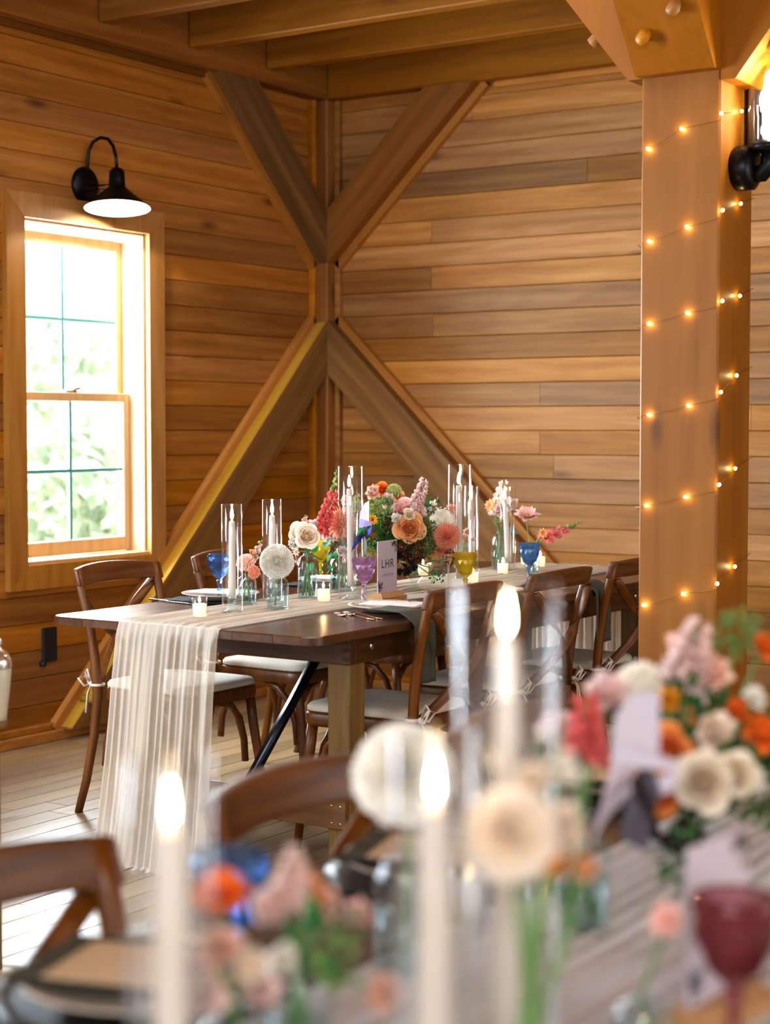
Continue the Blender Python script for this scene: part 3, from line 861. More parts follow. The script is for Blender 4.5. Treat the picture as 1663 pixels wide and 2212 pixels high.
# ================================================================== TABLEWARE
TZ = .762
RZ = TZ + .006        # on the runner
def runner(name, xc, w0, w1, yn, yf, label, hang, far_hang, seed, skew=0, mat='cloth'):
    rr = random.Random(seed)
    ridges = [(rr.uniform(18, 60), rr.uniform(0, 6.28), rr.uniform(.3, 1), rr.uniform(-.6, .6)) for _ in range(7)]
    def rip(u, s):
        h = 0
        for f, ph, a, k in ridges:
            h += a * (1 - 2 * abs(math.sin(u * f + ph + k * s * 2.2 + .5 * math.sin(s * 1.7 + ph))) ** .8)
        return h / 2.6
    L = yf - yn
    def pt(u, v):
        s = -hang + v * (hang + L + far_hang)
        uu = u - .5
        if s < 0:
            q = min(1, -s / hang)
            wv = w0 * (1 + .10 * q * q)
            r = rip(u, s * .4) * (.010 + .016 * q) * min(1, -s / .04)
            x = xc + uu * wv + skew * q * q - .03 * q
            bell = min(1, -s / .03)
            z = TZ + .004 * (1 - bell) + s
            y = yn - .007 * bell - .011 * min(1, -s / .2) + r - .012 * q
            if z < .012:
                ex = .012 - z; z = .012 + .004 * (1 + rip(u, 3)); y -= ex * .8
            return V((x, y, z))
        if s > L:
            q = (s - L); r = rip(u, 2 + s * .3) * .012
            return V((xc + uu * w1, yf + .010 + r + .008, TZ + .002 - q))
        t = s / L
        w = w0 + (w1 - w0) * min(1, t * 2.2)
        w *= 1 + .05 * math.sin(5 * t + seed)
        edge = min(1, s / .03, (L - s) / .03)
        z = TZ + .003 + .0055 * (1.3 + rip(u, s * 1.3)) * edge
        return V((xc + uu * w + .02 * math.sin(3.3 * t * 2 + seed), yn + s, z))
    NU = 110
    ss = [-hang + (hang - .03) * k / 44 for k in range(44)] + [-.03 + .06 * k / 14 for k in range(14)] + [.03 + (L - .06) * k / 70 for k in range(70)] + [L - .03 + .06 * k / 14 for k in range(14)] + [L + .03 + (far_hang - .03) * k / 14 for k in range(15)]
    vs = []; tn = []
    for s in ss:
        for i in range(NU + 1):
            vs.append(pt(i / NU, (s + hang) / (hang + L + far_hang)))
            q = min(1, max(0, .5 + .5 * rip(i / NU, s * (.4 if s < 0 else 1.3))))
            tn.append((q if s < 0 else .55 + .45 * q, .5, .5))
    fs = [(r * (NU + 1) + i, r * (NU + 1) + i + 1, (r + 1) * (NU + 1) + i + 1, (r + 1) * (NU + 1) + i) for r in range(len(ss) - 1) for i in range(NU)]
    mb = MB(); mb.add(vs, fs, tn, True)
    o = mb.build(name, M[mat])
    return tag(o, label, 'table runner')
runner('table_runner', 1.93, .40, .50, T1[2], T1[3], 'sheer cream cheesecloth runner hanging off the sharp farm table to the floor', .77, .40, 3, -.03)
runner('table_runner', 4.53, .42, .46, T2[2], T2[3], 'blurred cheesecloth runner along the foreground table', .5, .45, 5, 0, 'cloth_lit')

def taper_set(p, tall, label, n, bend=(0, 0), group='taper candles on the sharp table', hs=1.0, fw=.86, fh=1.05, hg=None, wr=1.0):
    """glass stick + taper + glass cylinder, three separate things"""
    x, y = p.x, p.y
    ht = (.385 if tall else .295) * hs
    hc = (.462 if tall else .35) * (hg or hs)
    rc = .044 if tall else .0335
    z = RZ
    o = MB().lathe([(.001, .0), (.030, .0), (.031, .003), (.018, .008), (.009, .016), (.012, .022), (.008, .03), (.016, .04), (.0165, .058), (.0135, .058), (.012, .045), (.001, .044)], 20).build('candlestick', M['vase'])
    o.location = (x, y, z); tag(o, 'clear glass candlestick under ' + label, 'candlestick', group.replace('taper candles', 'glass candlesticks'))
    c = empty('taper_candle', (x, y, z + .0455), label='the ' + label if not label.startswith('the ') else label, cat='candle', group=group)
    h0 = ht - .046
    bx, by = bend
    path = [V((bx * t * t, by * t * t, h0 * t)) for t in (0, .25, .5, .75, .97, 1)]
    wb = MB().tube(path, [q * wr for q in (.0115, .0115, .0112, .0108, .0100, .0085)], 16).build('wax_body', M['wax'], c)
    top = path[-1]
    MB().tube([top - V((0, 0, .002)), top + V((.0008, 0, .007)), top + V((.002, 0, .011))], .0011, 5).build('wick', M['wick'], wb)
    prof = [(.0006, .006), (.0042, .009), (.0064, .015), (.0067, .021), (.0056, .029), (.0032, .038), (.0004, .046)]
    prof = [(r * fw, .006 + (q - .006) * fh) for r, q in prof]
    MB().lathe(prof, 12, top).build('flame', M['flame'], c)
    g = MB().lathe([(rc - .0022, .0), (rc, .0), (rc, hc - .001), (rc - .001, hc), (rc - .0022, hc - .001), (rc - .0022, .0005)], 40).build('glass_cylinder', M['glass'])
    g.location = (x, y, z); tag(g, 'glass cylinder around ' + label, 'candle glass', group.replace('taper candles', 'candle glasses'))
    return V((x, y, z + ht))
FL = []
FL.append(taper_set(on(500, 5.57, 0), 0, 'the white taper nearest the runner fold, leftmost on the sharp table', 1))
FL.append(taper_set(on(587, 5.93, 0), 0, 'the white taper behind the round white dahlia', 2))
FL.append(taper_set(on(757, 6.0, 0), 1, 'the tall white taper between pink dahlia and purple goblet', 3, (-.006, 0)))
FL.append(taper_set(on(993, 6.3, 0), 1, 'the tallest white taper right of the coral dahlia', 4, (-.004, 0)))
FL.append(taper_set(on(1018, 7.3, 0), 0, 'the short white taper just right of the tallest one', 5, (-.002, 0)))
FL.append(taper_set(on(1097, 7.15, 0), 0, 'the leaning white taper left of the far blue goblet', 6, (-.012, -.006)))
ng = 'taper candles in the blurred foreground'
FL.append(taper_set(on(362, 1.27, 0), 0, 'the blurred white taper at lower left', 7, (0, 0), ng, 1.02, .5, .82, None, 1.17))
FL.append(taper_set(on(940, 1.31, 0), 0, 'the blurred white taper at bottom centre', 8, (0, 0), ng, 1.05, .5, .82, None, 1.17))
FL.append(taper_set(on(1097, 1.42, 0), 1, 'the tall blurred white taper right of centre', 9, (0, 0), ng, 1.105, .5, .82, 1.02))

def votive(p, label, group, fm='flame', wm='votive_wax'):
    v = empty('votive_candle', (p.x, p.y, RZ), label=label, cat='candle', group=group)
    MB().lathe([(.001, .001), (.020, .001), (.0215, .03), (.022, .040), (.019, .041), (.001, .041)], 20).build('wax', M[wm], v)
    MB().tube([(0, 0, .04), (.001, 0, .046)], .001, 5).build('wick', M['wick'], v)
    MB().lathe([(.0005, .044), (.004, .049), (.0035, .056), (.0005, .066)], 10).build('flame', M[fm], v)
    MB().lathe([(.001, 0), (.022, 0), (.0238, .03), (.0245, .060), (.0232, .0605), (.0222, .03), (.021, .0006)], 24).build('glass_cup', M['glass'], v)
vg = 'votive candles on the sharp table'
votive(on(429, 5.44, 0), 'lit votive in clear glass at the runner fold', vg)
votive(on(698, 5.93, 0), 'lit votive right of the clear bottle with white flowers', vg)
votive(on(914, 6.95, 0), 'lit votive under the bouquet right of the sign', vg)
votive(on(1022, 6.6, 0), 'lit votive behind the yellow goblet stem', vg)
votive(on(1087, 7.03, 0), 'lit votive at the foot of the leaning taper', vg)
votive(on(1168, 7.4, 0), 'lit votive right of the far blue goblet', vg)
votive(on(1137, 7.5, 0), 'lit votive half hidden by the far blue goblet', vg)
vg2 = 'votive candles in the blurred foreground'
votive(on(1178, 2.02, 0), 'blurred glowing votive on the foreground runner, right of the tapers', vg2, 'flame_dim', 'wax')
votive(on(1015, 2.10, 0), 'blurred glowing votive between the two right foreground tapers', vg2, 'flame_dim', 'wax')

def goblet(p, mat, label, z=TZ + .0005, s=1.0, group='pressed glass goblets'):
    prof = [(.013, .080), (.0245, .092), (.0325, .107), (.0375, .123), (.040, .139), (.0405, .154)]
    g = empty('goblet', (p.x, p.y, z), label=label, cat='goblet', group=group)
    g.scale = (s, s, s)
    bowl = MB()
    bowl.lathe([(.004, .072)] + [(r * (1.0 + (.05 if i % 2 else -.05)), zz) for i, (r, zz) in enumerate(prof)] + [(.0385, .163)], 12, facet=True, smooth=False)
    bowl.lathe([(.0372, .163), (.037, .15), (.036, .13), (.033, .115), (.027, .1), (.018, .089), (.001, .084)], 24)
    bowl.lathe([(.0385, .163), (.038, .1638), (.0372, .163)], 24)
    bowl.build('bowl', mat, g)
    MB().lathe([(.034, 0), (.034, .003), (.02, .007), (.009, .014), (.006, .028), (.0095, .036), (.006, .044), (.0075, .06), (.011, .07), (.004, .074)], 14, smooth=False).build('stem_foot', mat, g)
goblet(on(472, 6.0, 0), M['g_blue'], 'cobalt blue pressed glass goblet behind the leftmost taper')
goblet(on(786, 5.83, 0), M['g_purple'], 'purple pressed glass goblet left of the table sign')
goblet(on(1006, 6.05, 0), M['g_yellow'], 'yellow pressed glass goblet right of the bouquet')
goblet(on(1145, 6.55, 0), M['g_blue'], 'cobalt blue pressed glass goblet under the pink zinnia, far right')
goblet(on(692, 6.75, 0), M['g_yellow'], 'yellow pressed glass goblet half hidden behind the bottle of white flowers')
goblet(on(1598, 1.62, 0), M['g_plum'], 'blurred plum goblet at the lower right edge')
goblet(on(492, 1.78, 0), M['g_blue'], 'blurred blue goblet behind the orange zinnia at lower left')

def plate_setting(p, pattern, label, group, rot=0, card='paper'):
    pl = empty('dinner_plate', (p.x, p.y, TZ + .0005 + (.004 if pattern == 'near' else 0)), rot, label=label.rstrip(','), cat='plate', group=group)
    MB().lathe([(.001, .0), (.075, .0), (.085, .003), (.125, .018), (.135, .022), (.1355, .024), (.125, .021), (.085, .0075), (.001, .006)], 48).build('dish', M['plate'], pl)
    if pattern == 'floral':
        rr = random.Random(4); mb = MB()
        for k in range(60):
            a = rr.uniform(0, 2 * PI); r = rr.uniform(.096, .127)
            zz = .0105 + (r - .085) / .04 * .0135 + .0012
            c = V((r * math.cos(a), r * math.sin(a), zz)); s = rr.uniform(.004, .011); b = rr.uniform(0, 6); lift = lambda q: V((q.x, q.y, .0075 + (V((q.x, q.y, 0)).length - .085) / .04 * .0135 + .0012))
            mb.add([lift(q) for q in (c + V((math.cos(b) * s, math.sin(b) * s, .0)), c + V((-math.sin(b) * s * .3, math.cos(b) * s * .3, .0005)), c - V((math.cos(b) * s, math.sin(b) * s, 0)), c + V((math.sin(b) * s * .3, -math.cos(b) * s * .3, .0005)))], [(0, 1, 2, 3)])
        mb.build('floral_rim', M['plate_p'], pl)
    return pl
def card(p, w, l, rot, mat, label, group, tilt=0):
    o = MB().box((-w / 2, -l / 2, 0), (w / 2, l / 2, .0016), ch=.0004).build('menu_card', mat)
    o.location = (p.x, p.y, p.z); o.rotation_euler = (0, tilt, rot)
    tag(o, label, 'card', group); return o
def napkin_flat(p, w, l, rot, mat, label, group):
    rr = random.Random(int(p.x * 1000))
    def fn(u, v):
        z = .004 + .0035 * math.sin(u * 9 + v * 4) * .5 + .002 * math.sin(v * 14)
        return V(((u - .5) * w, (v - .5) * l, z))
    mb = MB(); mb.grid(fn, 14, 14)
    def fb(u, v): q = fn(u, v); q.z = .0003; return q
    mb.grid(fb, 14, 14)
    o = mb.build('napkin', mat); o.location = p; o.rotation_euler = (0, 0, rot); tag(o, label, 'napkin', group); return o
# window-side settings
pls = 'dinner plates on the sharp table'
for yy, lab in ((-2.84, 'pale plate under a white menu, beside the front blue goblet,'), (-2.16, 'pale plate behind the bottle of white flowers,'), ):
    c = V((1.60, yy, 0))
    napkin_flat(V((1.58, yy - .01, TZ + .0003)), .34, .19, 0, M['napkin_k'], 'black napkin laid under the ' + lab[:-1], 'black napkins')
    q = plate_setting(c, '', lab, pls); q.location.z += .008
    card(V((1.60, yy, TZ + .034)), .21, .13, .12, M['paper'], 'white menu card on the ' + lab[:-1].replace(', beside', ' by'), 'white menu cards')
# post-side settings
for yy, lab, pat in ((-2.78, 'floral rimmed plate beside the purple goblet', 'floral'), (-2.14, 'floral rimmed plate behind the nearest crossback chair rail', 'floral')):
    c = V((2.26, yy, 0))
    plate_setting(c, pat, lab, pls)
    card(V((2.285, yy - .015, TZ + .0275)), .20, .125, .25, M['paper'], 'white menu card on the ' + lab.replace('floral rimmed ', '').replace('the nearest crossback chair rail', 'the nearest chair'), 'white menu cards')
def drape_napkin(x, y, w, label):
    # runs over the plate edge, down off the table
    prof = [(-.16, .030), (-.10, .0285), (-.04, .026), (-.012, .012), (0, .003), (.008, -.004), (.011, -.03), (.013, -.09), (.012, -.15), (.014, -.2)]
    n = len(prof) - 1
    def fn(u, v):
        t = v * n; i = min(int(t), n - 1); f = t - i
        a, b = prof[i], prof[i + 1]
        xx = a[0] + (b[0] - a[0]) * f; zz = a[1] + (b[1] - a[1]) * f
        fold = .004 * math.sin(u * 13)
        return V((x + xx + (fold + .004 if zz < -.01 else 0), y + (u - .5) * w * (1 - .12 * v), TZ + zz + (.001 * math.sin(u * 9) if zz > 0 else 0)))
    mb = MB(); mb.grid(fn, 16, 27)
    o = mb.build('napkin', M['napkin']); md = o.modifiers.new('cloth', 'SOLIDIFY'); md.thickness = .002; md.offset = 1
    return tag(o, label, 'napkin', 'olive napkins draped over the table edge')
drape_napkin(2.48, -2.93, .13, 'olive napkin hanging off the table edge by the nearest post-side chair')
drape_napkin(2.48, -2.30, .13, 'olive napkin hanging behind the middle post-side chair')
drape_napkin(2.48, -1.68, .13, 'olive napkin hanging behind the chair next to the post')

def cutlery(kind, p, rot, mat, label, group):
    o = empty(kind, p, rot, label=label, cat=kind, group=group)
    if kind == 'fork':
        pr = [(-.09, .003), (-.05, .004), (0, .009), (.035, .012), (.05, .006), (.06, .003)]
        MB().tube([(a, 0, b) for a, b in pr], [.0055, .0045, .003, .003, .006, .0105], 8, flat=.35, upv=(0, 1, 0)).build('handle', mat, o)
        mb = MB()
        for k in range(4):
            yy = -.0084 + .0056 * k
            mb.tube([(.058, yy, .003), (.08, yy, .004), (.098, yy * .95, .011)], [.0017, .0015, .0008], 6)
        mb.build('tines', mat, o)
    else:
        MB().tube([(-.11, 0, .005), (-.02, 0, .005), (0, 0, .0045)], [.0055, .0045, .004], 8, flat=.6, upv=(0, 1, 0)).build('handle', mat, o)
        MB().tube([(0, 0, .005), (.02, .001, .0045), (.08, .001, .0045), (.108, -.002, .0045)], [.004, .008, .009, .002], 8, flat=.16, upv=(0, 1, 0)).build('blade', mat, o)
    return o
a0, a1 = PZ(722, 1329, TZ), PZ(816, 1341, TZ)
rt = math.atan2((a0 - a1).y, (a0 - a1).x)
m0 = (a0 + a1) / 2
cutlery('fork', (m0.x, m0.y, TZ), rt, M['rosegold'], 'copper fork nearest the table edge in front of the purple goblet', 'copper forks')
cutlery('fork', (m0.x + .012, m0.y + .032, TZ), rt - .02, M['rosegold'], 'copper fork lying next to the plate rim in front of the purple goblet', 'copper forks')
a0, a1 = PZ(321, 1297, TZ), PZ(420, 1307, TZ)
m0 = (a0 + a1) / 2
cutlery('knife', (m0.x, m0.y, TZ), math.atan2((a1 - a0).y, (a1 - a0).x), M['steel'], 'silver knife beside the plate near the hanging runner', 'knives')

# table signs
def sign(p, w, h, label, text, rz):
    s = empty('table_sign', (p.x, p.y, RZ + .002), rz, label=label, cat='sign', group='table name signs')
    # local: card in YZ plane facing +X
    MB().box((-.0018, -w / 2, .012), (.0018, w / 2, h), ch=.0004).build('card', M['lilac'], s)
    mb = MB(); mb.prism([V((-.03, -w * .62, 0)), V((.03, -w * .62, 0)), V((.018, -w * .55, .026)), V((-.018, -w * .55, .026))], (0, 0, 0))
    mb = MB(); L_ = w * .64
    b0 = [(-.032, -L_, 0), (.032, -L_, 0), (.032, L_, 0), (-.032, L_, 0)]
    b1 = [(-.032, -L_, .012), (.032, -L_, .012), (.032, L_, .012), (-.032, L_, .012)]
    b2 = [(-.014, -L_ + .018, .027), (.014, -L_ + .018, .027), (.014, L_ - .018, .027), (-.014, L_ - .018, .027)]
    vs = b0 + b1 + b2
    mb.add([V(q) for q in vs], [(3, 2, 1, 0), (0, 1, 5, 4), (1, 2, 6, 5), (2, 3, 7, 6), (3, 0, 4, 7), (4, 5, 9, 8), (5, 6, 10, 9), (6, 7, 11, 10), (7, 4, 8, 11), (8, 9, 10, 11)])
    mb.build('wooden_block', M['block'], s)
    def sprig(c0, ang, mats, n, nm):
        rr = random.Random(n); ms = {}
        for k in range(n):
            a = ang + rr.uniform(-.95, .95); r = rr.uniform(.004, .034); ml = mats[1] if k % 4 == 3 else mats[0]
            d = V((0, math.cos(a), math.sin(a))); t = V((0, -d.z, d.y)); c = V(c0) + d * r; q = rr.uniform(.004, .011); wd = q * .18
            ms.setdefault(ml, MB()).add([c - d * q, c + t * wd, c + d * q, c - t * wd], [(0, 1, 2, 3)])
        for k_, (ml, m_) in enumerate(ms.items()): m_.build(nm, M[ml], s)
    sprig((.0024, w / 2 - .004, h - .004), PI * 1.25, ('ink', 'inkred'), 34, 'printed_sprig')
    sprig((.0024, -w / 2 + .004, .034), PI * .28, ('ink', 'ink'), 30, 'printed_sprig')
    for body, size, zz, spc in text:
        cu = bpy.data.curves.new('lettering', 'FONT'); cu.body = body; cu.size = size; cu.align_x = 'CENTER'; cu.space_character = spc
        to = bpy.data.objects.new('tmp', cu); col.objects.link(to)
        bpy.context.view_layer.update()
        me = bpy.data.meshes.new_from_object(to.evaluated_get(bpy.context.evaluated_depsgraph_get()))
        bpy.data.objects.remove(to)
        me.materials.append(M['ink'])
        lo = bpy.data.objects.new('lettering', me); col.objects.link(lo); lo.parent = s
        lo.location = (.0023, 0, zz); lo.rotation_euler = (PI / 2, 0, PI / 2)
sgp = on(836, 5.95, 0)
sign(sgp, .125, .205, 'tall lilac table sign reading LHR on a wooden block', (('LHR', .042, .112, 1.15), ('LONDON', .0125, .083, 1.5)), .03)
sign(on(1560, 1.72, 0), .125, .187, 'blurred lilac table sign behind the plum goblet', (), -.1)

# folded paper ornaments (lilac flag with green, blue and violet bands on a dark fold)
def ornament(p, h, w, rz, label, zb, pal=('pgreen', 'pblue', 'pviolet'), dk=1.0):
    o = empty('folded_paper_ornament', (p.x, p.y, RZ), rz, label=label, cat='ornament', group='folded paper table ornaments')
    def poly(pts, mat, nm, x=0.0):
        mb = MB(); mb.prism([V((x + (abs(a) * .15), a * w, zb + b * h)) for a, b in pts], (.0015, 0, 0)); mb.build(nm, M[mat], o)
    poly([(-.18, .62), (.55, .58), (.55, 1.0), (.15, .93), (-.12, .78)], 'lilac', 'lilac_sheet')
    poly([(-.20, .46), (.80, .54), (.78, .60), (-.18, .64)], pal[2], 'violet_band', .003)
    poly([(-.35, .30), (.15, .34), (.2, .46), (-.20, .47)], pal[0], 'coloured_band', .004)
    poly([(-.62, .02), (-.35, .12), (.2, .32), (.1, .36), (-.36, .30)], pal[1], 'lower_band', .006)
    poly([(.35, .28), (.72, .40), (.80, .54), (.30, .40)], pal[1], 'lower_band', .006)
    poly([(.25 + (q - .25) * dk, e) for q, e in ((.1, -.05), (.32, -.05), (.42, .36), (.36, .52), (.28, .50), (.18, .34))], 'pdark', 'dark_fold', .010)
    MB().tube([(.004, .2 * w, 0), (.004, .22 * w, zb + .1 * h)], .002, 6).build('stick', M['vase'], o)
ornament(on(783, 6.03, 0), .18, .052, math.radians(-60), 'folded lilac, green and blue paper ornament beside the tall taper', .165)
ornament(on(1345, 1.88, 0), .165, .062, math.radians(-60), 'blurred folded lilac and dark paper ornament in the foreground', .16, ('lilac', 'lilac', 'lilac'), 1.8)

# foreground place settings
fs = 'dinner plates on the foreground table'
for yy, lab in ((-6.13, 'blurred place setting at the lower left corner'), (-5.53, 'blurred place setting below the white dahlia'), (-4.92, 'blurred place setting at the far end of the foreground table')):
    c = V((4.165, yy, 0))
    o = MB().lathe([(.001, .0), (.14, 0), (.158, .003), (.16, .006), (.14, .0055), (.001, .004)], 40).build('charger_plate', M['charger']); o.location = (c.x, c.y, TZ); tag(o, 'dark round charger under the ' + lab, 'charger', 'dark chargers')
    q = plate_setting(c, 'near', 'cream plate of the ' + lab, fs)
    q.location.z = TZ + .0065
    napkin_flat(V((c.x - .0, c.y, TZ + .030)), .25, .17, .3, M['napkin'], 'folded olive napkin on the ' + lab, 'folded olive napkins')
    card(V((c.x + .015, c.y - .005, TZ + .0365)), .20, .13, .3, M['kraft'], 'beige card on the ' + lab, 'beige place cards')
for (px, py, d, rot, lab) in ((555, 2135, 0, .9, 'blurred pale card lying left of the bottom centre candle'),):
    p = PZ(px, py, TZ); card(V((p.x, p.y, TZ + .0005)), .10, .15, rot, M['paper'], lab, 'loose cards')

# object at the left edge: lidded white jar on a slim stand
js = on(-11, 4.2, 0)
j = empty('lidded_jar', (js.x, js.y, .65), label='white glazed jar with shiny domed lid cut off at the left edge', cat='jar')
MB().lathe([(.001, 0), (.020, 0), (.022, .02), (.029, .08), (.033, .125), (.031, .13), (.001, .13)], 24).build('body', plain('jar_glaze', (.55, .50, .38), .3), j)
MB().lathe([(.0325, .13), (.034, .133), (.032, .15), (.024, .168), (.01, .178), (.006, .184), (.001, .184)], 24).build('lid', plain('jar_lid', (.85, .86, .88), .08, .9), j)
MB().sphere((0, 0, .192), .0125, 12, 8, sc=(1, 1, .7)).build('lid_knob', plain('jar_knob', (.85, .86, .88), .1, .9), j)
js2 = empty('plant_stand', (js.x, js.y, 0), label='slim pale stand under the white jar at the left edge', cat='stand')
MB().lathe([(.001, .63), (.022, .63), (.022, .649), (.001, .649)], 24).build('top', M['table_leg'], js2)
MB().tube([(0, 0, .03), (0, 0, .631)], .0035, 10).build('pole', M['table_leg'], js2)
MB().lathe([(.001, 0), (.09, 0), (.09, .015), (.014, .032), (.001, .032)], 24).build('base', M['table_leg'], js2)

# ================================================================== VASES
def bud_vase(p, r, h, label, water=.5, zb=RZ):
    v = empty('bud_vase', (p.x, p.y, zb), label=label, cat='vase', group='clear bud vases')
    rn = r * .38
    MB().lathe([(.001, 0), (r * .95, 0), (r, .006), (r, h * .72), (r * .93, h * .82), (r * .7, h * .90), (rn, h * .94), (rn, h * .985), (rn * 1.25, h),
                (rn * .95, h), (rn - .002, h * .93), (r * .68, h * .89), (r - .003, h * .71), (r - .003, .008), (.001, .006)], 32).build('glass_body', M['vase'], v)
    MB().lathe([(.001, .008), (r - .004, .0085), (r - .004, h * water), (.001, h * water)], 28).build('water', M['water'], v)
    return V((p.x, p.y, zb + h)), V((p.x, p.y, zb + .012)), r
B1 = bud_vase(on(531, 5.80, 0), .034, .105, 'small clear bud vase with peach dahlias', .55)
B2 = bud_vase(on(598, 5.66, 0), .037, .115, 'clear bud vase holding the round white dahlia', .62)
B3 = bud_vase(on(663, 6.0, 0), .035, .165, 'taller clear bottle vase with white flowers and coral snapdragon', .66)
B4 = bud_vase(on(1080, 7.2, 0), .034, .165, 'tall clear bottle vase left of the leaning taper', .6)
B5 = bud_vase(on(1150, 6.95, 0), .032, .10, 'small clear vase hidden behind the far blue goblet', .6)
B6 = bud_vase(on(738, 6.28, 0), .044, .14, 'wide clear vase under the pink cactus dahlia', .65)
B7 = bud_vase(on(1000, 6.95, 0), .03, .10, 'small clear vase behind the yellow goblet', .6)
# compote bowl for the big arrangement
CB = on(897, 6.30, 0)
v = empty('flower_bowl', (CB.x, CB.y, RZ), label='cut glass bowl under the large mixed bouquet', cat='bowl')
MB().lathe([(.001, 0), (.05, 0), (.05, .004), (.012, .012), (.012, .03), (.03, .05), (.06, .075), (.068, .10), (.064, .10), (.055, .078), (.001, .05)], 20, smooth=False).build('glass_body', M['vase'], v)
CB2 = on(1500, 2.12, 0)
v = empty('flower_bowl', (CB2.x, CB2.y, RZ), label='blurred glass bowl under the foreground bouquet', cat='bowl')
MB().lathe([(.001, 0), (.05, 0), (.05, .004), (.012, .012), (.012, .03), (.03, .05), (.06, .075), (.068, .10), (.064, .10), (.055, .078), (.001, .05)], 20, smooth=False).build('glass_body', M['vase'], v)
# foreground bud vases
N1 = bud_vase(on(500, 1.42, 0), .034, .12, 'blurred clear vase of orange and peach blooms at bottom left')
N2 = bud_vase(on(640, 1.52, 0), .034, .14, 'blurred clear vase of pale sprigs at bottom left of centre')
N3 = bud_vase(on(880, 1.88, 0), .037, .14, 'blurred clear vase of the big white dahlia')
N4 = bud_vase(on(1140, 1.31, 0), .038, .12, 'blurred clear vase of cream blooms')
N5 = bud_vase(on(1262, 2.05, 0), .034, .14, 'blurred clear vase of the coral snapdragon')
N6 = bud_vase(on(1400, 1.62, 0), .03, .06, 'blurred low vase of the small pink flower by the plum goblet')
ARR = {'B1': B1, 'B2': B2, 'B3': B3, 'B4': B4, 'B5': B5, 'B6': B6, 'B7': B7, 'N1': N1, 'N2': N2, 'N3': N3, 'N4': N4, 'N5': N5, 'N6': N6,
       'C': (V((CB.x, CB.y, RZ + .10)), V((CB.x, CB.y, RZ + .058)), .06), 'D': (V((CB2.x, CB2.y, RZ + .10)), V((CB2.x, CB2.y, RZ + .058)), .06)}
GRP = {'C': 'blooms in the large bouquet', 'D': 'blooms in the blurred foreground bouquet'}

# ================================================================== FLOWERS
def frame(d, roll=0):
    d = V(d).normalized(); a = V((0, 0, 1)).cross(d)
    if a.length < 1e-3: a = V((1, 0, 0))
    a.normalize(); b = d.cross(a)
    m = Matrix((a, b, d)).transposed()
    return m @ Matrix.Rotation(roll, 3, 'Z')
def add_petal(mb, Mx, o, L_, W, cup, curl, nu=2, nv=4, pw=.6, t0=0, t1=1, tipw=.0):
    # Mx: 3x3, local Y out along the petal, Z up
    vs = []; tn = []
    g = random.random()
    for j in range(nv + 1):
        v = j / nv
        w = W * (math.sin(PI * min(.999, (.08 + .92 * v)) ** pw) ** .8 + tipw * v)
        for i in range(nu + 1):
            u = -1 + 2 * i / nu
            vs.append(o + Mx @ V((u * w, L_ * v * (1 - .12 * v * abs(curl)), cup * W * u * u + curl * L_ * v * v)))
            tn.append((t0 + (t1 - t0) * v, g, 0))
    fs = [(j * (nu + 1) + i, j * (nu + 1) + i + 1, (j + 1) * (nu + 1) + i + 1, (j + 1) * (nu + 1) + i) for j in range(nv) for i in range(nu)]
    mb.add(vs, fs, tn, True)
def b_dahlia(rr, R, n=120, W=.13, depth=.75, pw=.75, cup=.7, back=100, tmin=0.0):
    spiky = W < .11
    mb = MB()
    mb.sphere((0, 0, 0), R * (.42 if spiky else .62), 16, 10, (.1 if spiky else .85, .5, 0), (1, 1, depth))
    for k in range(n):
        f = (k + .5) / n
        ph = math.radians(back) * f ** .60
        az = k * 2.399963
        d = V((math.sin(ph) * math.cos(az), math.sin(ph) * math.sin(az), math.cos(ph)))
        T = V((math.cos(ph) * math.cos(az), math.cos(ph) * math.sin(az), -math.sin(ph)))
        be = math.radians(14 if spiky else 38) * min(1, .25 + f * 1.2)
        dr = d * math.cos(be) + T * math.sin(be); l = d * math.sin(be) - T * math.cos(be)
        m = Matrix((dr.cross(l), dr, l)).transposed()
        ln = R * ((.5 + .3 * f ** .5) if spiky else (.30 + .25 * f)) * rr.uniform(.92, 1.06)
        o = d * R * (.25 if spiky else .54 + .04 * f)
        w_ = R * (W * 1.0 if spiky else W * (.75 + .6 * f))
        pre = len(mb.v)
        add_petal(mb, m, o, ln, w_, cup, .12, 2, 3, pw, tmin + .05, 1, .25 if not spiky else 0)
        for i in range(pre, len(mb.v)):
            q = mb.v[i]; mb.v[i] = (q[0], q[1], q[2] * depth)
    return mb
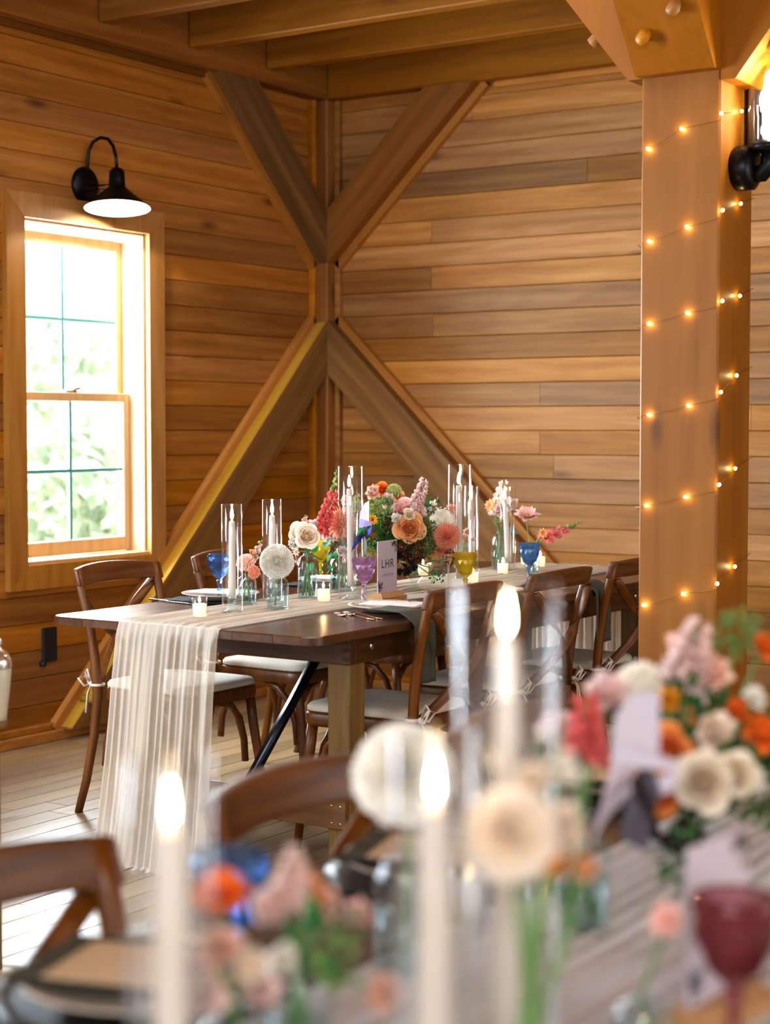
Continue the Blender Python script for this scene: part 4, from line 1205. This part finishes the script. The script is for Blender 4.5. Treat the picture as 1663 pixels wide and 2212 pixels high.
def b_rose(rr, R, layers=6, open_=1.0):
    layers += 2; open_ *= .8
    mb = MB()
    mb.sphere((0, 0, -R * .2), R * .42, 12, 8, (.3, .5, 0))
    mb.sphere((0, 0, R * .2), R * .11, 8, 6, (.3, .5, 0), (1, 1, 2.4))
    for L_ in range(layers):
        f = (L_ + 1) / layers
        n = 3 if L_ < 2 else (4 if L_ < 4 else 5)
        rad = R * (.13 + .80 * f ** 1.35)
        ht = R * (1.05 - .40 * f * open_)
        for k in range(n):
            th0 = 2 * PI * k / n + L_ * 1.1 + rr.uniform(-.2, .2)
            da = 2 * PI / n * .72
            curl = .30 * f * f * R * open_
            g = rr.random(); vs = []; tn = []; jr = rr.uniform(.88, 1.12); jz = rr.uniform(-.1, .1) * R; tw = rr.uniform(-.16, .16)
            nu, nv = 6, 5
            for j in range(nv + 1):
                v = j / nv
                for i in range(nu + 1):
                    u = -1 + 2 * i / nu
                    vv = v * (1 - .14 * u * u * u * u - .06 * abs(u))
                    r = R * .06 + (rad - R * .06) * math.sin(min(1, vv * 1.15) * PI / 2) ** .8
                    if vv > .7: r += curl * ((vv - .7) / .3) ** 2
                    z = ht * vv - (curl * .8 * ((vv - .7) / .3) ** 2 if vv > .7 else 0) - R * .45
                    a = th0 + u * da * (.6 + .4 * math.sin(PI * (.25 + .6 * v)))
                    r *= (1 + tw * u) * (1 + (jr - 1) * v); z += jz * v
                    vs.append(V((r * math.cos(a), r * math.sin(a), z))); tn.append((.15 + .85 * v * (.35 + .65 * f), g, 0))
            fs = [(j * (nu + 1) + i, j * (nu + 1) + i + 1, (j + 1) * (nu + 1) + i + 1, (j + 1) * (nu + 1) + i) for j in range(nv) for i in range(nu)]
            mb.add(vs, fs, tn, True)
    return mb
def b_daisy(rr, R, n=12, rows=2, up=.25, W=.26):
    mb = MB()
    for r_ in range(rows):
        for k in range(n):
            a = 2 * PI * (k + .5 * r_) / n + rr.uniform(-.1, .1)
            d = V((math.cos(a), math.sin(a), up + .35 * r_)).normalized()
            l = (V((0, 0, 1)) - d * d.z).normalized(); m = Matrix((d.cross(l), d, l)).transposed()
            add_petal(mb, m, d * R * .1, R * (1 - .2 * r_) * rr.uniform(.85, 1.05), R * W, .25, rr.uniform(-.2, .12), 2, 4, .8)
    return mb
def b_ruffle(rr, R, n=14):
    mb = MB()
    for k in range(n):
        a = k * 2.4; ph = math.radians(20 + 75 * k / n)
        d = V((math.cos(a) * math.sin(ph), math.sin(a) * math.sin(ph), math.cos(ph)))
        l = (V((0, 0, 1)) - d * d.z).normalized(); m = Matrix((d.cross(l), d, l)).transposed()
        add_petal(mb, m, V((0, 0, 0)), R * rr.uniform(.8, 1.05), R * .42, .5, rr.uniform(-.25, .25), 4, 4, .95, .1, 1)
    return mb
def b_cloud(rr, R, n=160, ls=.12, sc=(1, 1, 1), lens=.5, shell=.35):
    mb = MB()
    for k in range(n):
        d = V((rr.gauss(0, 1), rr.gauss(0, 1), rr.gauss(0, 1))).normalized()
        q = rr.uniform(shell, 1) ** .6
        p = V((d.x * sc[0], d.y * sc[1], d.z * sc[2])) * R * q
        e = (d + V((rr.gauss(0, .5), rr.gauss(0, .5), rr.gauss(0, .5)))).normalized()
        l = e.orthogonal().normalized(); l = Quaternion(e, rr.uniform(0, 6.28)) @ l
        m = Matrix((e.cross(l), e, l)).transposed()
        add_petal(mb, m, p, R * ls * rr.uniform(.7, 1.4), R * ls * lens, .2, .1, 2, 2, .8)
    return mb
def put(mb, mx, c):
    mb.v = [tuple(mx @ V(q) + c) for q in mb.v]; return mb
def bez(a, b, c, n=8):
    return [a * (1 - t) ** 2 + b * 2 * t * (1 - t) + c * t * t for t in [k / n for k in range(n + 1)]]
cnt = [0]
def flower(kind, arr, c, face, R, mat, label, name=None, cat='flower', heart=None, leaves=0, stem=True, tip=None, leafmat='leaf', spread=.6, group=None, **kw):
    """c: world centre of bloom; face: direction it looks"""
    cnt[0] += 1
    rr = random.Random(cnt[0] * 13)
    random.seed(cnt[0])
    mouth, foot, vr = ARR[arr]
    if arr in ('C', 'D'):
        ang = rr.uniform(0, 6.28); f0 = foot + V((math.cos(ang), math.sin(ang), 0)) * .012
    else:
        ang = rr.uniform(0, 6.28); f0 = foot + V((math.cos(ang), math.sin(ang), 0)) * vr * .55
    nm = name or {'dahlia': 'dahlia', 'rose': 'rose', 'daisy': 'zinnia', 'ruffle': 'blossom', 'cloud': 'foliage_sprig', 'spike': 'snapdragon'}[kind]
    root = empty(nm, f0, label=label, cat=cat, group=group or GRP.get(arr, 'flowers in the bud vases on the sharp table' if arr[0] == 'B' else 'blurred flowers in the foreground vases'))
    face = V(face).normalized()
    mx = frame(face, rr.uniform(0, 6.28))
    loc = f0
    neck = c - face * R * (.35 if kind != 'spike' else 0)
    mth = mouth + V((math.cos(ang + 3.1), math.sin(ang + 3.1), 0)) * vr * .15
    bl_ = None
    if kind == 'dahlia': bl_ = put(b_dahlia(rr, R, **kw), mx, c).build('bloom', mat, root, loc)
    elif kind == 'rose': bl_ = put(b_rose(rr, R, **kw), mx, c).build('bloom', mat, root, loc)
    elif kind == 'daisy': bl_ = put(b_daisy(rr, R, **kw), mx, c).build('bloom', mat, root, loc)
    elif kind == 'ruffle': bl_ = put(b_ruffle(rr, R, **kw), mx, c).build('bloom', mat, root, loc)
    elif kind == 'cloud':
        mb = b_cloud(rr, R, **kw); mb.v = [tuple(V(q) + c) for q in mb.v]; mb.build('foliage', mat, root, loc)
    elif kind == 'spike':
        # c = tip point; florets from 'face' base point passed as kw start
        st = kw['start']; n = kw.get('n', 14); fr = kw.get('fr', R)
        curve = bez(st, (st + c) / 2 + V(kw.get('bow', (0, 0, 0))), c, 12)
        ax = MB(); ax.tube(curve, [.0028 - .0016 * k / 12 for k in range(13)], 6); ax.build('flower_stalk', M['stem'], root, loc)
        mb = MB(); bud = MB()
        for k in range(n):
            t = (k + .3) / n; q = t * 12; i = min(int(q), 11)
            p = curve[i].lerp(curve[i + 1], q - i); tg = (curve[i + 1] - curve[i]).normalized()
            a = k * 2.2 + rr.uniform(-.3, .3)
            sd = Quaternion(tg, a) @ tg.orthogonal().normalized()
            s = fr * (1 - .55 * t)
            fd = (sd + tg * .35).normalized()
            greens = kw.get('green_from', .75)
            if t > greens:
                s = fr * .5 * (1.25 - t)
                b = MB(); 
                bud.sphere(p + fd * s, s, 6, 5, (rr.random(), rr.random(), 0), (1, 1, 1.2))
            else:
                b = b_ruffle(rr, s, 9); put(b, frame(fd, a), p + fd * s * .45)
                mb.add(b.v, b.f, b.t, True)
        mb.build('florets', mat, root, loc)
        if bud.v: bud.build('buds', tip or M['hydr'], root, loc)
        neck = st
    if heart:
        hb = MB(); hb.sphere((0, 0, 0), R * (.13 if kind == 'dahlia' else .2), 10, 6, None, (1, 1, .6)); put(hb, mx, c + face * R * (.50 if kind == 'dahlia' else .12)); hb.build('flower_centre', heart, bl_ or root, loc)
    if stem:
        pth = bez(neck, neck + (mth - neck) * .6 - V(face) * R * .5 if kind != 'spike' else (neck + mth) / 2, mth, 8)
        pth += [mth.lerp(f0, .5), f0]
        stm = MB().tube(pth, .0021 if kind != 'spike' else .0028, 7).build('stem', M['stem'], root, loc)
        for k in range(leaves):
            q = pth[1 + (k * 2) % 5]
            d = V((rr.uniform(-1, 1), rr.uniform(-1, 1), rr.uniform(-.3, .6))).normalized(); l = d.orthogonal()
            l = (V((0, 0, 1)) - d * d.z).normalized()
            mb = MB(); add_petal(mb, Matrix((d.cross(l), d, l)).transposed(), q, kw.get('ll', .05) * rr.uniform(.8, 1.2), .013, .3, -.15, 2, 5, .75)
            mb.build('leaf', M[leafmat], stm, loc)
    return root
TC = lambda p, k=0: (CAM - p).normalized()
def face_of(p, dx=0, dy=0):      # dx to the right, dy up, relative to facing the room's viewer side
    f = TC(p) + RT * dx + V((0, 0, dy)); return f.normalized()
def fl(kind, arr, px, py, d, rpx, mat, label, dx=0, dy=.3, **kw):
    c = P(px, py, d); R = rpx * d / F
    return flower(kind, arr, c, face_of(c, dx, dy), R, mat, label, **kw)
def spike(arr, tip, base, d, rpx, mat, label, name='snapdragon', d2=None, **kw):
    c = P(*tip, d2 or d); s = P(*base, d)
    return flower('spike', arr, c, (0, 0, 1), rpx * d / F, mat, label, name=name, start=s, **kw)

# --- bud vases on the sharp table
fl('dahlia', 'B1', 531, 1215, 5.80, 21, PBLUSH, 'peach dahlia seen from behind in the small front vase', -.3, .7, n=60, W=.2, back=95)
fl('dahlia', 'B1', 549, 1236, 5.76, 14, PCORAL, 'small coral dahlia low in the small front vase', .3, -.1, n=60, W=.14, pw=.7)
fl('ruffle', 'B1', 546, 1196, 5.82, 12, PPEACH, 'small peach blossom at the right of the small front vase', .4, .4)
spike('B1', (566, 1166), (548, 1205), 5.82, 9, PPALE, 'pale pink sprig leaning right out of the small front vase', 'blossom_sprig', n=9, green_from=.85)
fl('dahlia', 'B2', 598, 1213, 5.64, 35, PW, 'round white pompon dahlia facing the viewer', 0, -.02, n=230, W=.17, back=98, depth=.7, pw=.95, heart=M['gold'], name='pompon_dahlia')
fl('rose', 'B3', 646, 1150, 6.0, 24, PCREAM, 'left cream rose in the tall bottle', -.6, .3, layers=5)
fl('rose', 'B3', 664, 1158, 5.96, 26, PCREAM, 'front cream rose in the tall bottle', .2, .1, layers=5)
fl('ruffle', 'B3', 637, 1172, 6.0, 18, PW, 'white ruffled blossom low left of the tall bottle', -.5, -.2)
fl('ruffle', 'B3', 677, 1137, 6.04, 17, PPALE, 'pale pink blossom at the top of the tall bottle', .3, .6, leaves=1)
spike('B3', (660, 1112), (657, 1140), 6.04, 9, PBLUSH, 'pale blush sprig standing above the cream roses', 'blossom_sprig', n=8, green_from=.9)
fl('daisy', 'B3', 640, 1192, 6.02, 10, PBLUSH, 'tiny blush flower drooping left of the tall bottle', -.5, -.4, n=7, rows=1, heart=M['gold'])
spike('B3', (727, 1013), (690, 1150), 6.05, 17, PSNAP, 'coral snapdragon leaning right beside the tall taper', 'snapdragon', bow=(.015, 0, -.02), n=26, green_from=.70, leaves=2)
fl('daisy', 'B3', 694, 1146, 5.98, 11, PRED, 'small red zinnia under the coral snapdragon', .2, .1, n=10, heart=M['brownheart'])
fl('dahlia', 'B6', 737, 1130, 6.18, 38, PCORAL, 'large coral pink cactus dahlia seen through the tall glass cylinder', .25, .1, n=110, W=.09, pw=.65, depth=.7)
fl('dahlia', 'B6', 712, 1146, 6.26, 27, PPINK, 'pink dahlia left of the large cactus dahlia', -.8, .1, n=70, W=.14)
spike('B6', (771, 1070), (768, 1140), 6.22, 13, PLIME, 'pale green stock spike behind the tall taper', 'stock', n=18, green_from=2, leaves=1, leafmat='euc')
fl('ruffle', 'B6', 746, 1082, 6.22, 15, PPALE, 'pale lilac-pink blossom above the large cactus dahlia', 0, .5)
fl('ruffle', 'B6', 738, 1190, 6.14, 16, PPALE, 'pale pink blossom hanging low behind the tall taper', 0, 0)
fl('ruffle', 'B6', 748, 1206, 6.14, 14, PPALE, 'lowest pale pink blossom behind the tall taper', .2, -.2)
fl('ruffle', 'B6', 711, 1166, 6.22, 9, PPINK, 'tiny pink bud under the pink dahlia', -.4, 0)
fl('cloud', 'B6', 722, 1180, 6.24, 26, M['euc'], 'grey-green foliage tuft under the pink dahlia', n=60, ls=.3)
fl('cloud', 'B3', 695, 1206, 6.2, 26, M['leaf_b'], 'broad bright green leaves right of the tall bottle', n=7, ls=.9, lens=.45, name='greenery_sprig')
fl('cloud', 'B6', 706, 1238, 6.3, 22, M['leaf'], 'dark green trailing leaves low behind the tall bottle', n=12, ls=.5, lens=.4, name='greenery_sprig')
spike('B4', (1088, 1040), (1070, 1118), 7.2, 17, PPALE, 'pale pink stock spike beside the leaning taper', 'stock', n=18, green_from=2)
fl('ruffle', 'B4', 1102, 1090, 7.25, 20, PPALE, 'pale pink blossom seen through the leaning taper glass', .3, .2)
fl('daisy', 'B4', 1060, 1093, 7.15, 15, PPEACH, 'small peach zinnia left of the pale stock', -.7, .4, n=10)
fl('cloud', 'B4', 1104, 1155, 7.2, 13, M['euc'], 'single grey-green leaf behind the leaning taper', n=4, ls=1.0, lens=.4, name='greenery_sprig')
fl('cloud', 'B4', 1072, 1128, 7.18, 6, M['hydr'], 'green flower bud on the tall bottle left of the leaning taper', n=20, ls=.6, name='flower_bud')
fl('daisy', 'B5', 1138, 1116, 6.95, 30, PPINK, 'pink zinnia seen from the side above the far blue goblet', .1, 1.6, n=13, rows=2, up=.3, heart=M['gold'])
spike('B5', (1258, 1126), (1168, 1168), 6.95, 14, PSNAP, 'coral snapdragon sprig lying sideways to the right of the far blue goblet', 'snapdragon', n=14, green_from=.6, bow=(0, 0, .0))
fl('daisy', 'B5', 1172, 1152, 6.9, 12, PPEACH, 'small peach flower right above the far blue goblet rim', .4, .2, n=8)
fl('ruffle', 'B7', 1008, 1150, 6.95, 11, PBLUSH, 'small blush blossom above the yellow goblet', .2, .3)
fl('ruffle', 'B7', 1000, 1162, 6.9, 13, PBLUSH, 'larger blush blossom touching the yellow goblet rim', -.2, .1)
fl('ruffle', 'B7', 1018, 1165, 6.92, 9, PPALE, 'tiny pale blossom right of the blush ones over the yellow goblet', .5, .1)

# --- the large bouquet
D0 = 6.3
fl('rose', 'C', 885, 1141, 6.17, 33, PPEACH, 'big open peach rose at the front of the large bouquet', .12, .05, layers=7, open_=1.1)
fl('dahlia', 'C', 965, 1158, 6.17, 33, PCORAL, 'shaggy coral cactus dahlia on the right of the large bouquet', .25, .0, n=130, W=.085, pw=.65, depth=.75)
fl('dahlia', 'C', 956, 1187, 6.2, 22, PCORAL, 'smaller coral dahlia drooping below the shaggy one', .2, -.8, n=70, W=.10, pw=.65)
fl('dahlia', 'C', 957, 1126, 6.27, 29, PW, 'white dahlia above the shaggy coral one', .3, .5, n=120, W=.12)
fl('rose', 'C', 873, 1104, 6.25, 30, PPINK, 'soft pink rose near the top of the large bouquet', -.2, .5, layers=6)
spike('C', (915, 1037), (896, 1112), 6.25, 18, PPALE, 'tall pale pink stock spike in the large bouquet', 'stock', n=22, green_from=2)
fl('rose', 'C', 884, 1111, 6.16, 13, PIVORY, 'small brown-tipped cream rosebud above the peach rose', .1, .3, layers=4)
fl('ruffle', 'C', 857, 1120, 6.17, 16, PW, 'white ruffled blossom left of the peach rose', -.2, .2)
fl('ruffle', 'C', 903, 1103, 6.28, 17, PPINK, 'pink ruffled blossom under the tall stock', .3, .3)
fl('rose', 'C', 826, 1058, 6.34, 17, PORANGE, 'small orange-red rose at the top left of the large bouquet', .1, .5, layers=4)
fl('ruffle', 'C', 808, 1066, 6.32, 22, PBLUSH, 'blush ruffled bloom at the top left corner of the bouquet', -.4, .5)
fl('ruffle', 'C', 838, 1084, 6.3, 22, PPALE, 'pale pink bloom below the orange-red rose', -.1, .3)
fl('ruffle', 'C', 862, 1078, 6.33, 19, PPEACH, 'peach ruffled bloom beside the green scabiosa', .3, .3)
fl('dahlia', 'C', 851, 1060, 6.33, 17, PLIME, 'yellow-green scabiosa at the top of the large bouquet', .1, .7, n=40, W=.22, name='scabiosa')
fl('daisy', 'C', 805, 1123, 6.2, 12, PYEL, 'small orange-yellow cosmos at the left of the bouquet', .1, .1, n=10, heart=M['brownheart'], W=.34, name='cosmos')
fl('cloud', 'C', 824, 1106, 6.27, 34, M['hydr'], 'pale green hydrangea cluster at left of the bouquet', n=340, ls=.2, name='hydrangea')
fl('cloud', 'C', 812, 1150, 6.28, 34, M['leaf'], 'dark green leaves low at the left of the bouquet', n=150, ls=.32)
fl('cloud', 'C', 800, 1185, 6.22, 22, M['hydr'], 'light green leaves beside the purple goblet', n=70, ls=.25)
fl('cloud', 'C', 848, 1128, 6.2, 20, M['burg'], 'burgundy amaranth left of the peach rose', n=160, ls=.2, sc=(.8, .8, 1.2), name='amaranth')
fl('cloud', 'C', 921, 1165, 6.2, 36, M['moss'], 'mossy green hanging amaranth right of the peach rose', n=420, ls=.17, sc=(.72, .72, 1.25), name='amaranth')
fl('cloud', 'C', 888, 1188, 6.19, 32, M['brown'], 'rust brown amaranth below the peach rose', n=320, ls=.19, name='amaranth')
fl('cloud', 'C', 868, 1218, 6.2, 26, M['dark'], 'almost black leaves at the bottom of the bouquet', n=60, ls=.5, name='dark_leaf_sprig')
fl('cloud', 'C', 870, 1150, 6.3, 52, M['leaf'], 'deep green leaves filling the heart of the bouquet', n=240, ls=.3)
fl('cloud', 'C', 930, 1120, 6.34, 42, M['leaf'], 'deep green leaves behind the white dahlia', n=140, ls=.22)
fl('cloud', 'C', 972, 1203, 6.18, 18, M['brown'], 'brown seed spray under the coral dahlias', n=120, ls=.2, sc=(.7, .7, 1.3), name='amaranth')
fl('cloud', 'C', 945, 1100, 6.3, 22, M['euc'], 'blue-green eucalyptus sprig on top of the white dahlia', n=22, ls=.45, sc=(1.4, 1, .35), lens=.3, name='eucalyptus')
fl('cloud', 'C', 952, 1228, 6.12, 22, M['euc'], 'grey-green trailing sprig hanging onto the runner', n=60, ls=.26, sc=(.6, .6, 1.3), name='trailing_sprig')
fl('cloud', 'C', 937, 1098, 6.3, 14, PW, 'small white bud left of the white dahlia', n=30, ls=.5, name='flower_bud')
fl('cloud', 'C', 944, 1250, 6.05, 14, M['leaf_b'], 'small green leaves lying on the runner under the bouquet', n=22, ls=.4, name='trailing_sprig')
fl('dahlia', 'C', 978, 1107, 6.36, 20, PCORAL, 'coral dahlia half hidden behind the white one', .6, .4, n=60, W=.12)

# --- blurred foreground
fl('daisy', 'N1', 478, 1932, 1.40, 66, PORANGE, 'blurred vivid orange zinnia right of the lower left taper', 0, .9, n=12, rows=3, up=.2)
fl('ruffle', 'N1', 470, 2050, 1.36, 66, PBLUSH, 'blurred peach blossom under the orange zinnia', .2, .3)
fl('ruffle', 'N1', 405, 2090, 1.36, 60, PPALE, 'blurred pale blossom in front of the lower left taper', -.2, .2)
fl('ruffle', 'N1', 540, 2090, 1.34, 50, PCREAM, 'blurred cream blossom low between the left blooms', .2, .2)
spike('N2', (640, 1835), (622, 1960), 1.5, 40, PPALE, 'blurred pale pink spike lower left of centre', 'stock', n=14, green_from=2)
fl('ruffle', 'N2', 590, 1965, 1.5, 62, PPALE, 'blurred pale lilac-pink bloom left of the spike', -.3, .3)
fl('ruffle', 'N2', 665, 1925, 1.52, 52, PPEACH, 'blurred apricot bloom below the pale spike', .1, .3)
fl('ruffle', 'N2', 700, 1955, 1.54, 44, PBLUSH, 'blurred blush bloom right of the apricot one', .4, .3)
fl('ruffle', 'N2', 770, 1975, 1.56, 38, PPINK, 'blurred dusty pink bloom above the green leaves', .5, .3)
fl('ruffle', 'N2', 610, 2075, 1.48, 50, PW, 'blurred whitish bloom low below the green leaves', .1, .2)
fl('cloud', 'N2', 690, 2020, 1.5, 78, M['leaf_b'], 'blurred bright green leaves under the pale spike', n=26, ls=.45, name='greenery_sprig')
fl('cloud', 'N2', 740, 2080, 1.48, 60, M['hydr'], 'blurred yellow-green leaves low right of the left blooms', n=22, ls=.5, name='greenery_sprig')
fl('dahlia', 'N3', 872, 1672, 1.86, 105, PW, 'blurred big white dahlia beside the bottom centre taper', .0, .1, n=200, W=.17, back=98, pw=.95)
fl('dahlia', 'N4', 1100, 1800, 1.30, 98, PCREAM, 'blurred large cream dahlia in front of the tall foreground taper', -.1, .2, n=150, W=.19, pw=.95)
fl('ruffle', 'N4', 1200, 1795, 1.33, 74, PCREAM, 'blurred cream bloom right of the large cream dahlia', .3, .2, n=22)
fl('ruffle', 'N4', 1150, 1690, 1.36, 56, PCREAM, 'blurred cream bloom above the large cream dahlia', 0, .4)
fl('ruffle', 'N4', 1210, 1668, 1.38, 56, PW, 'blurred white bloom upper right of the large cream dahlia', .2, .4)
fl('ruffle', 'N4', 1195, 1868, 1.30, 38, PYEL, 'blurred mustard bloom under the large cream dahlia', .3, 0)
fl('ruffle', 'N4', 1262, 1875, 1.32, 36, PPEACH, 'blurred peach bloom right of the mustard one', .4, 0)
fl('cloud', 'N4', 1185, 1622, 1.40, 36, M['hydr'], 'blurred lime tuft above the white bloom', n=30, ls=.4)
fl('cloud', 'N4', 1245, 1965, 1.34, 54, M['leaf'], 'blurred dark leaf drooping onto the foreground runner', n=20, ls=.55, name='greenery_sprig')
spike('N5', (1268, 1500), (1268, 1650), 2.05, 46, PSNAP, 'blurred coral-red snapdragon left of the paper ornament', 'snapdragon', n=12, green_from=2)
fl('ruffle', 'N5', 1205, 1580, 2.08, 58, PPALE, 'blurred pale pink bloom left of the coral snapdragon', -.4, .3)
fl('ruffle', 'N5', 1310, 1500, 2.12, 60, PPALE, 'blurred mauve-pink bloom behind the top of the paper ornament', .1, .4)
fl('ruffle', 'N1', 440, 2160, 1.33, 70, PPALE, 'blurred pale pink bloom lowest beside the lower left taper', 0, .3)
fl('ruffle', 'N2', 830, 2150, 1.45, 60, PBLUSH, 'blurred blush bloom low left of the bottom centre taper', 0, .3)
fl('ruffle', 'N2', 560, 2140, 1.44, 56, PPALE, 'blurred pale bloom at the bottom between the left vases', 0, .3)
fl('daisy', 'N6', 1440, 1988, 1.60, 46, PPINK, 'blurred pink and cream flower left of the plum goblet', -.2, .2, n=9, rows=2)
DD = 2.12
fl('rose', 'D', 1435, 1625, 2.0, 60, PROSEO, 'blurred orange rose, upper of two, left side of the foreground bouquet', -.4, .3, layers=6)
fl('rose', 'D', 1428, 1710, 1.98, 52, PROSEO, 'blurred orange rose, lower of two, left side of the foreground bouquet', -.3, .0, layers=5)
fl('rose', 'D', 1520, 1690, 1.94, 60, PIVORY, 'blurred ivory rose at the front of the foreground bouquet', 0, .1, layers=7)
fl('rose', 'D', 1592, 1672, 1.96, 50, PIVORY, 'blurred ivory rose right of the front one', .3, .1, layers=5)
fl('ruffle', 'D', 1540, 1585, 2.05, 58, PCREAM, 'blurred cream bloom above the ivory roses', .1, .4)
fl('dahlia', 'D', 1382, 1478, 2.18, 58, PW, 'blurred white dahlia at the upper left of the foreground bouquet', -.2, .8, n=90)
fl('ruffle', 'D', 1440, 1512, 2.12, 34, PYEL, 'blurred yellow bloom beside the white dahlia', .1, .4)
fl('ruffle', 'D', 1532, 1458, 2.16, 56, PBLUSH, 'blurred peach bloom near the top of the foreground bouquet', .1, .5)
spike('D', (1505, 1350), (1478, 1490), 2.16, 52, PPALE, 'blurred pale pink stock spike left of the lime hydrangea', 'stock', n=16, green_from=2)
fl('cloud', 'D', 1592, 1365, 2.22, 52, M['hydr'], 'blurred lime green hydrangea at the top of the foreground bouquet', n=160, ls=.25, name='hydrangea')
fl('ruffle', 'D', 1642, 1590, 2.06, 52, PORANGE, 'blurred orange bloom cut by the right edge', .5, .3)
fl('ruffle', 'D', 1595, 1535, 2.08, 40, PORANGE, 'blurred orange bloom inside the foreground bouquet', .2, .3)
fl('ruffle', 'D', 1626, 1510, 2.06, 34, PW, 'blurred white bloom near the right edge', .4, .4)
fl('ruffle', 'D', 1650, 1400, 2.2, 40, PORANGE, 'blurred orange bloom high at the right edge', .5, .4)
fl('ruffle', 'D', 1480, 1400, 2.24, 50, PBLUSH, 'blurred blush bloom behind the pale stock spike', -.2, .6)
fl('cloud', 'D', 1460, 1780, 2.02, 62, M['dark'], 'blurred almost black leaves low in the foreground bouquet', n=60, ls=.4, name='dark_leaf_sprig')
fl('cloud', 'D', 1490, 1560, 2.16, 100, M['leaf'], 'blurred dark green leaves at the heart of the foreground bouquet', n=150, ls=.3)
fl('cloud', 'D', 1640, 1700, 2.08, 85, M['moss'], 'blurred olive foliage at the right edge of the foreground bouquet', n=160, ls=.28)
fl('cloud', 'D', 1480, 1860, 2.02, 60, M['leaf'], 'blurred green leaves hanging below the dark ones', n=50, ls=.4, name='greenery_sprig')
fl('cloud', 'D', 1600, 1600, 2.16, 90, M['leaf'], 'blurred dark leaves behind the ivory roses', n=120, ls=.3)

# ================================================================== LIGHT AND CAMERA
def lamp_obj(name, typ, loc, energy, color, rot=None, size=None, size_y=None, aim=None, rad=None):
    ld = bpy.data.lights.new(name, typ); ld.energy = energy; ld.color = color
    if size: 
        ld.size = size
        if size_y: ld.shape = 'RECTANGLE'; ld.size_y = size_y
    if rad is not None: ld.shadow_soft_size = rad
    o = bpy.data.objects.new(name, ld); col.objects.link(o); o.location = loc
    if aim is not None: o.rotation_euler = (V(aim) - V(loc)).to_track_quat('-Z', 'Y').to_euler()
    return o
lamp_obj('window_daylight', 'AREA', (-.32, (WY0 + WY1) / 2, 1.55), 150, (.80, .90, 1), size=.85, size_y=1.5, aim=(3, -1.9, .9))
lamp_obj('side_fill', 'AREA', (.25, -5.6, 1.7), 140, (.75, .87, 1), size=1.3, size_y=1.7, aim=(3, -4.6, .9))  # added lamp standing in for a second window that is not built
lamp_obj('room_fill', 'AREA', (6.0, -9.4, 2.7), 72, (1, .96, .92), size=2.2, size_y=1.4, aim=(2.4, -2.6, .9))  # unseen fill lamp added behind the camera to brighten the tables
lamp_obj('right_fill', 'AREA', (9.0, -3.4, 1.7), 45, (1, .95, .93), size=2.4, size_y=1.6, aim=(2.5, -.5, .9))  # fill lamp added to lighten the lower right wall
lamp_obj('barn_lamp_glow', 'SPOT', (.195, -1.81, 2.34), 26, (1, .90, .74), aim=(.195, -1.81, 0), rad=.03).data.spot_size = math.radians(150)
lamp_obj('sconce_glow', 'POINT', (QX1 + .19, pcy - .02, sc_z + .19), 6, (1, .88, .72), rad=.03)
sun = lamp_obj('sun', 'SUN', (10, -5, 20), 10, (1, .95, .85), aim=(-4, -2, 0)); sun.data.angle = .02

lamp_obj('overhead_fill', 'AREA', (2.3, -2.9, 3.15), 24, (1, .97, .94), size=1.6, size_y=2.4, aim=(2.3, -2.9, 0))  # soft lamp added overhead to brighten the table tops; no fixture there
w = bpy.data.worlds.new('World'); bpy.context.scene.world = w; w.use_nodes = True
nt = w.node_tree; bg = nt.nodes['Background']; bg.inputs[0].default_value = (.93, .97, 1.0, 1); bg.inputs[1].default_value = 1.0

cd = bpy.data.cameras.new('Camera'); cam = bpy.data.objects.new('Camera', cd); col.objects.link(cam)
cam.location = CAM
m = Matrix((RT, UP, -FW)).transposed()
cam.rotation_euler = m.to_euler()
cd.sensor_fit = 'VERTICAL'; cd.sensor_height = 36; cd.lens = F / 2212 * 36
cd.clip_start = .05
cd.dof.use_dof = True; cd.dof.focus_distance = 5.85; cd.dof.aperture_fstop = 2.75; cd.dof.aperture_blades = 0
sc_ = bpy.context.scene
sc_.camera = cam
sc_.view_settings.view_transform = 'Standard'
sc_.view_settings.look = 'Medium High Contrast'
sc_.view_settings.exposure = 0.48
sc_.view_settings.gamma = 1.0
cy = sc_.cycles
cy.use_denoising = True
cy.use_adaptive_sampling = True; cy.adaptive_threshold = .05
cy.max_bounces = 8; cy.diffuse_bounces = 3; cy.glossy_bounces = 3; cy.transmission_bounces = 6; cy.transparent_max_bounces = 24
cy.caustics_reflective = False; cy.caustics_refractive = False
cy.sample_clamp_indirect = 6.0
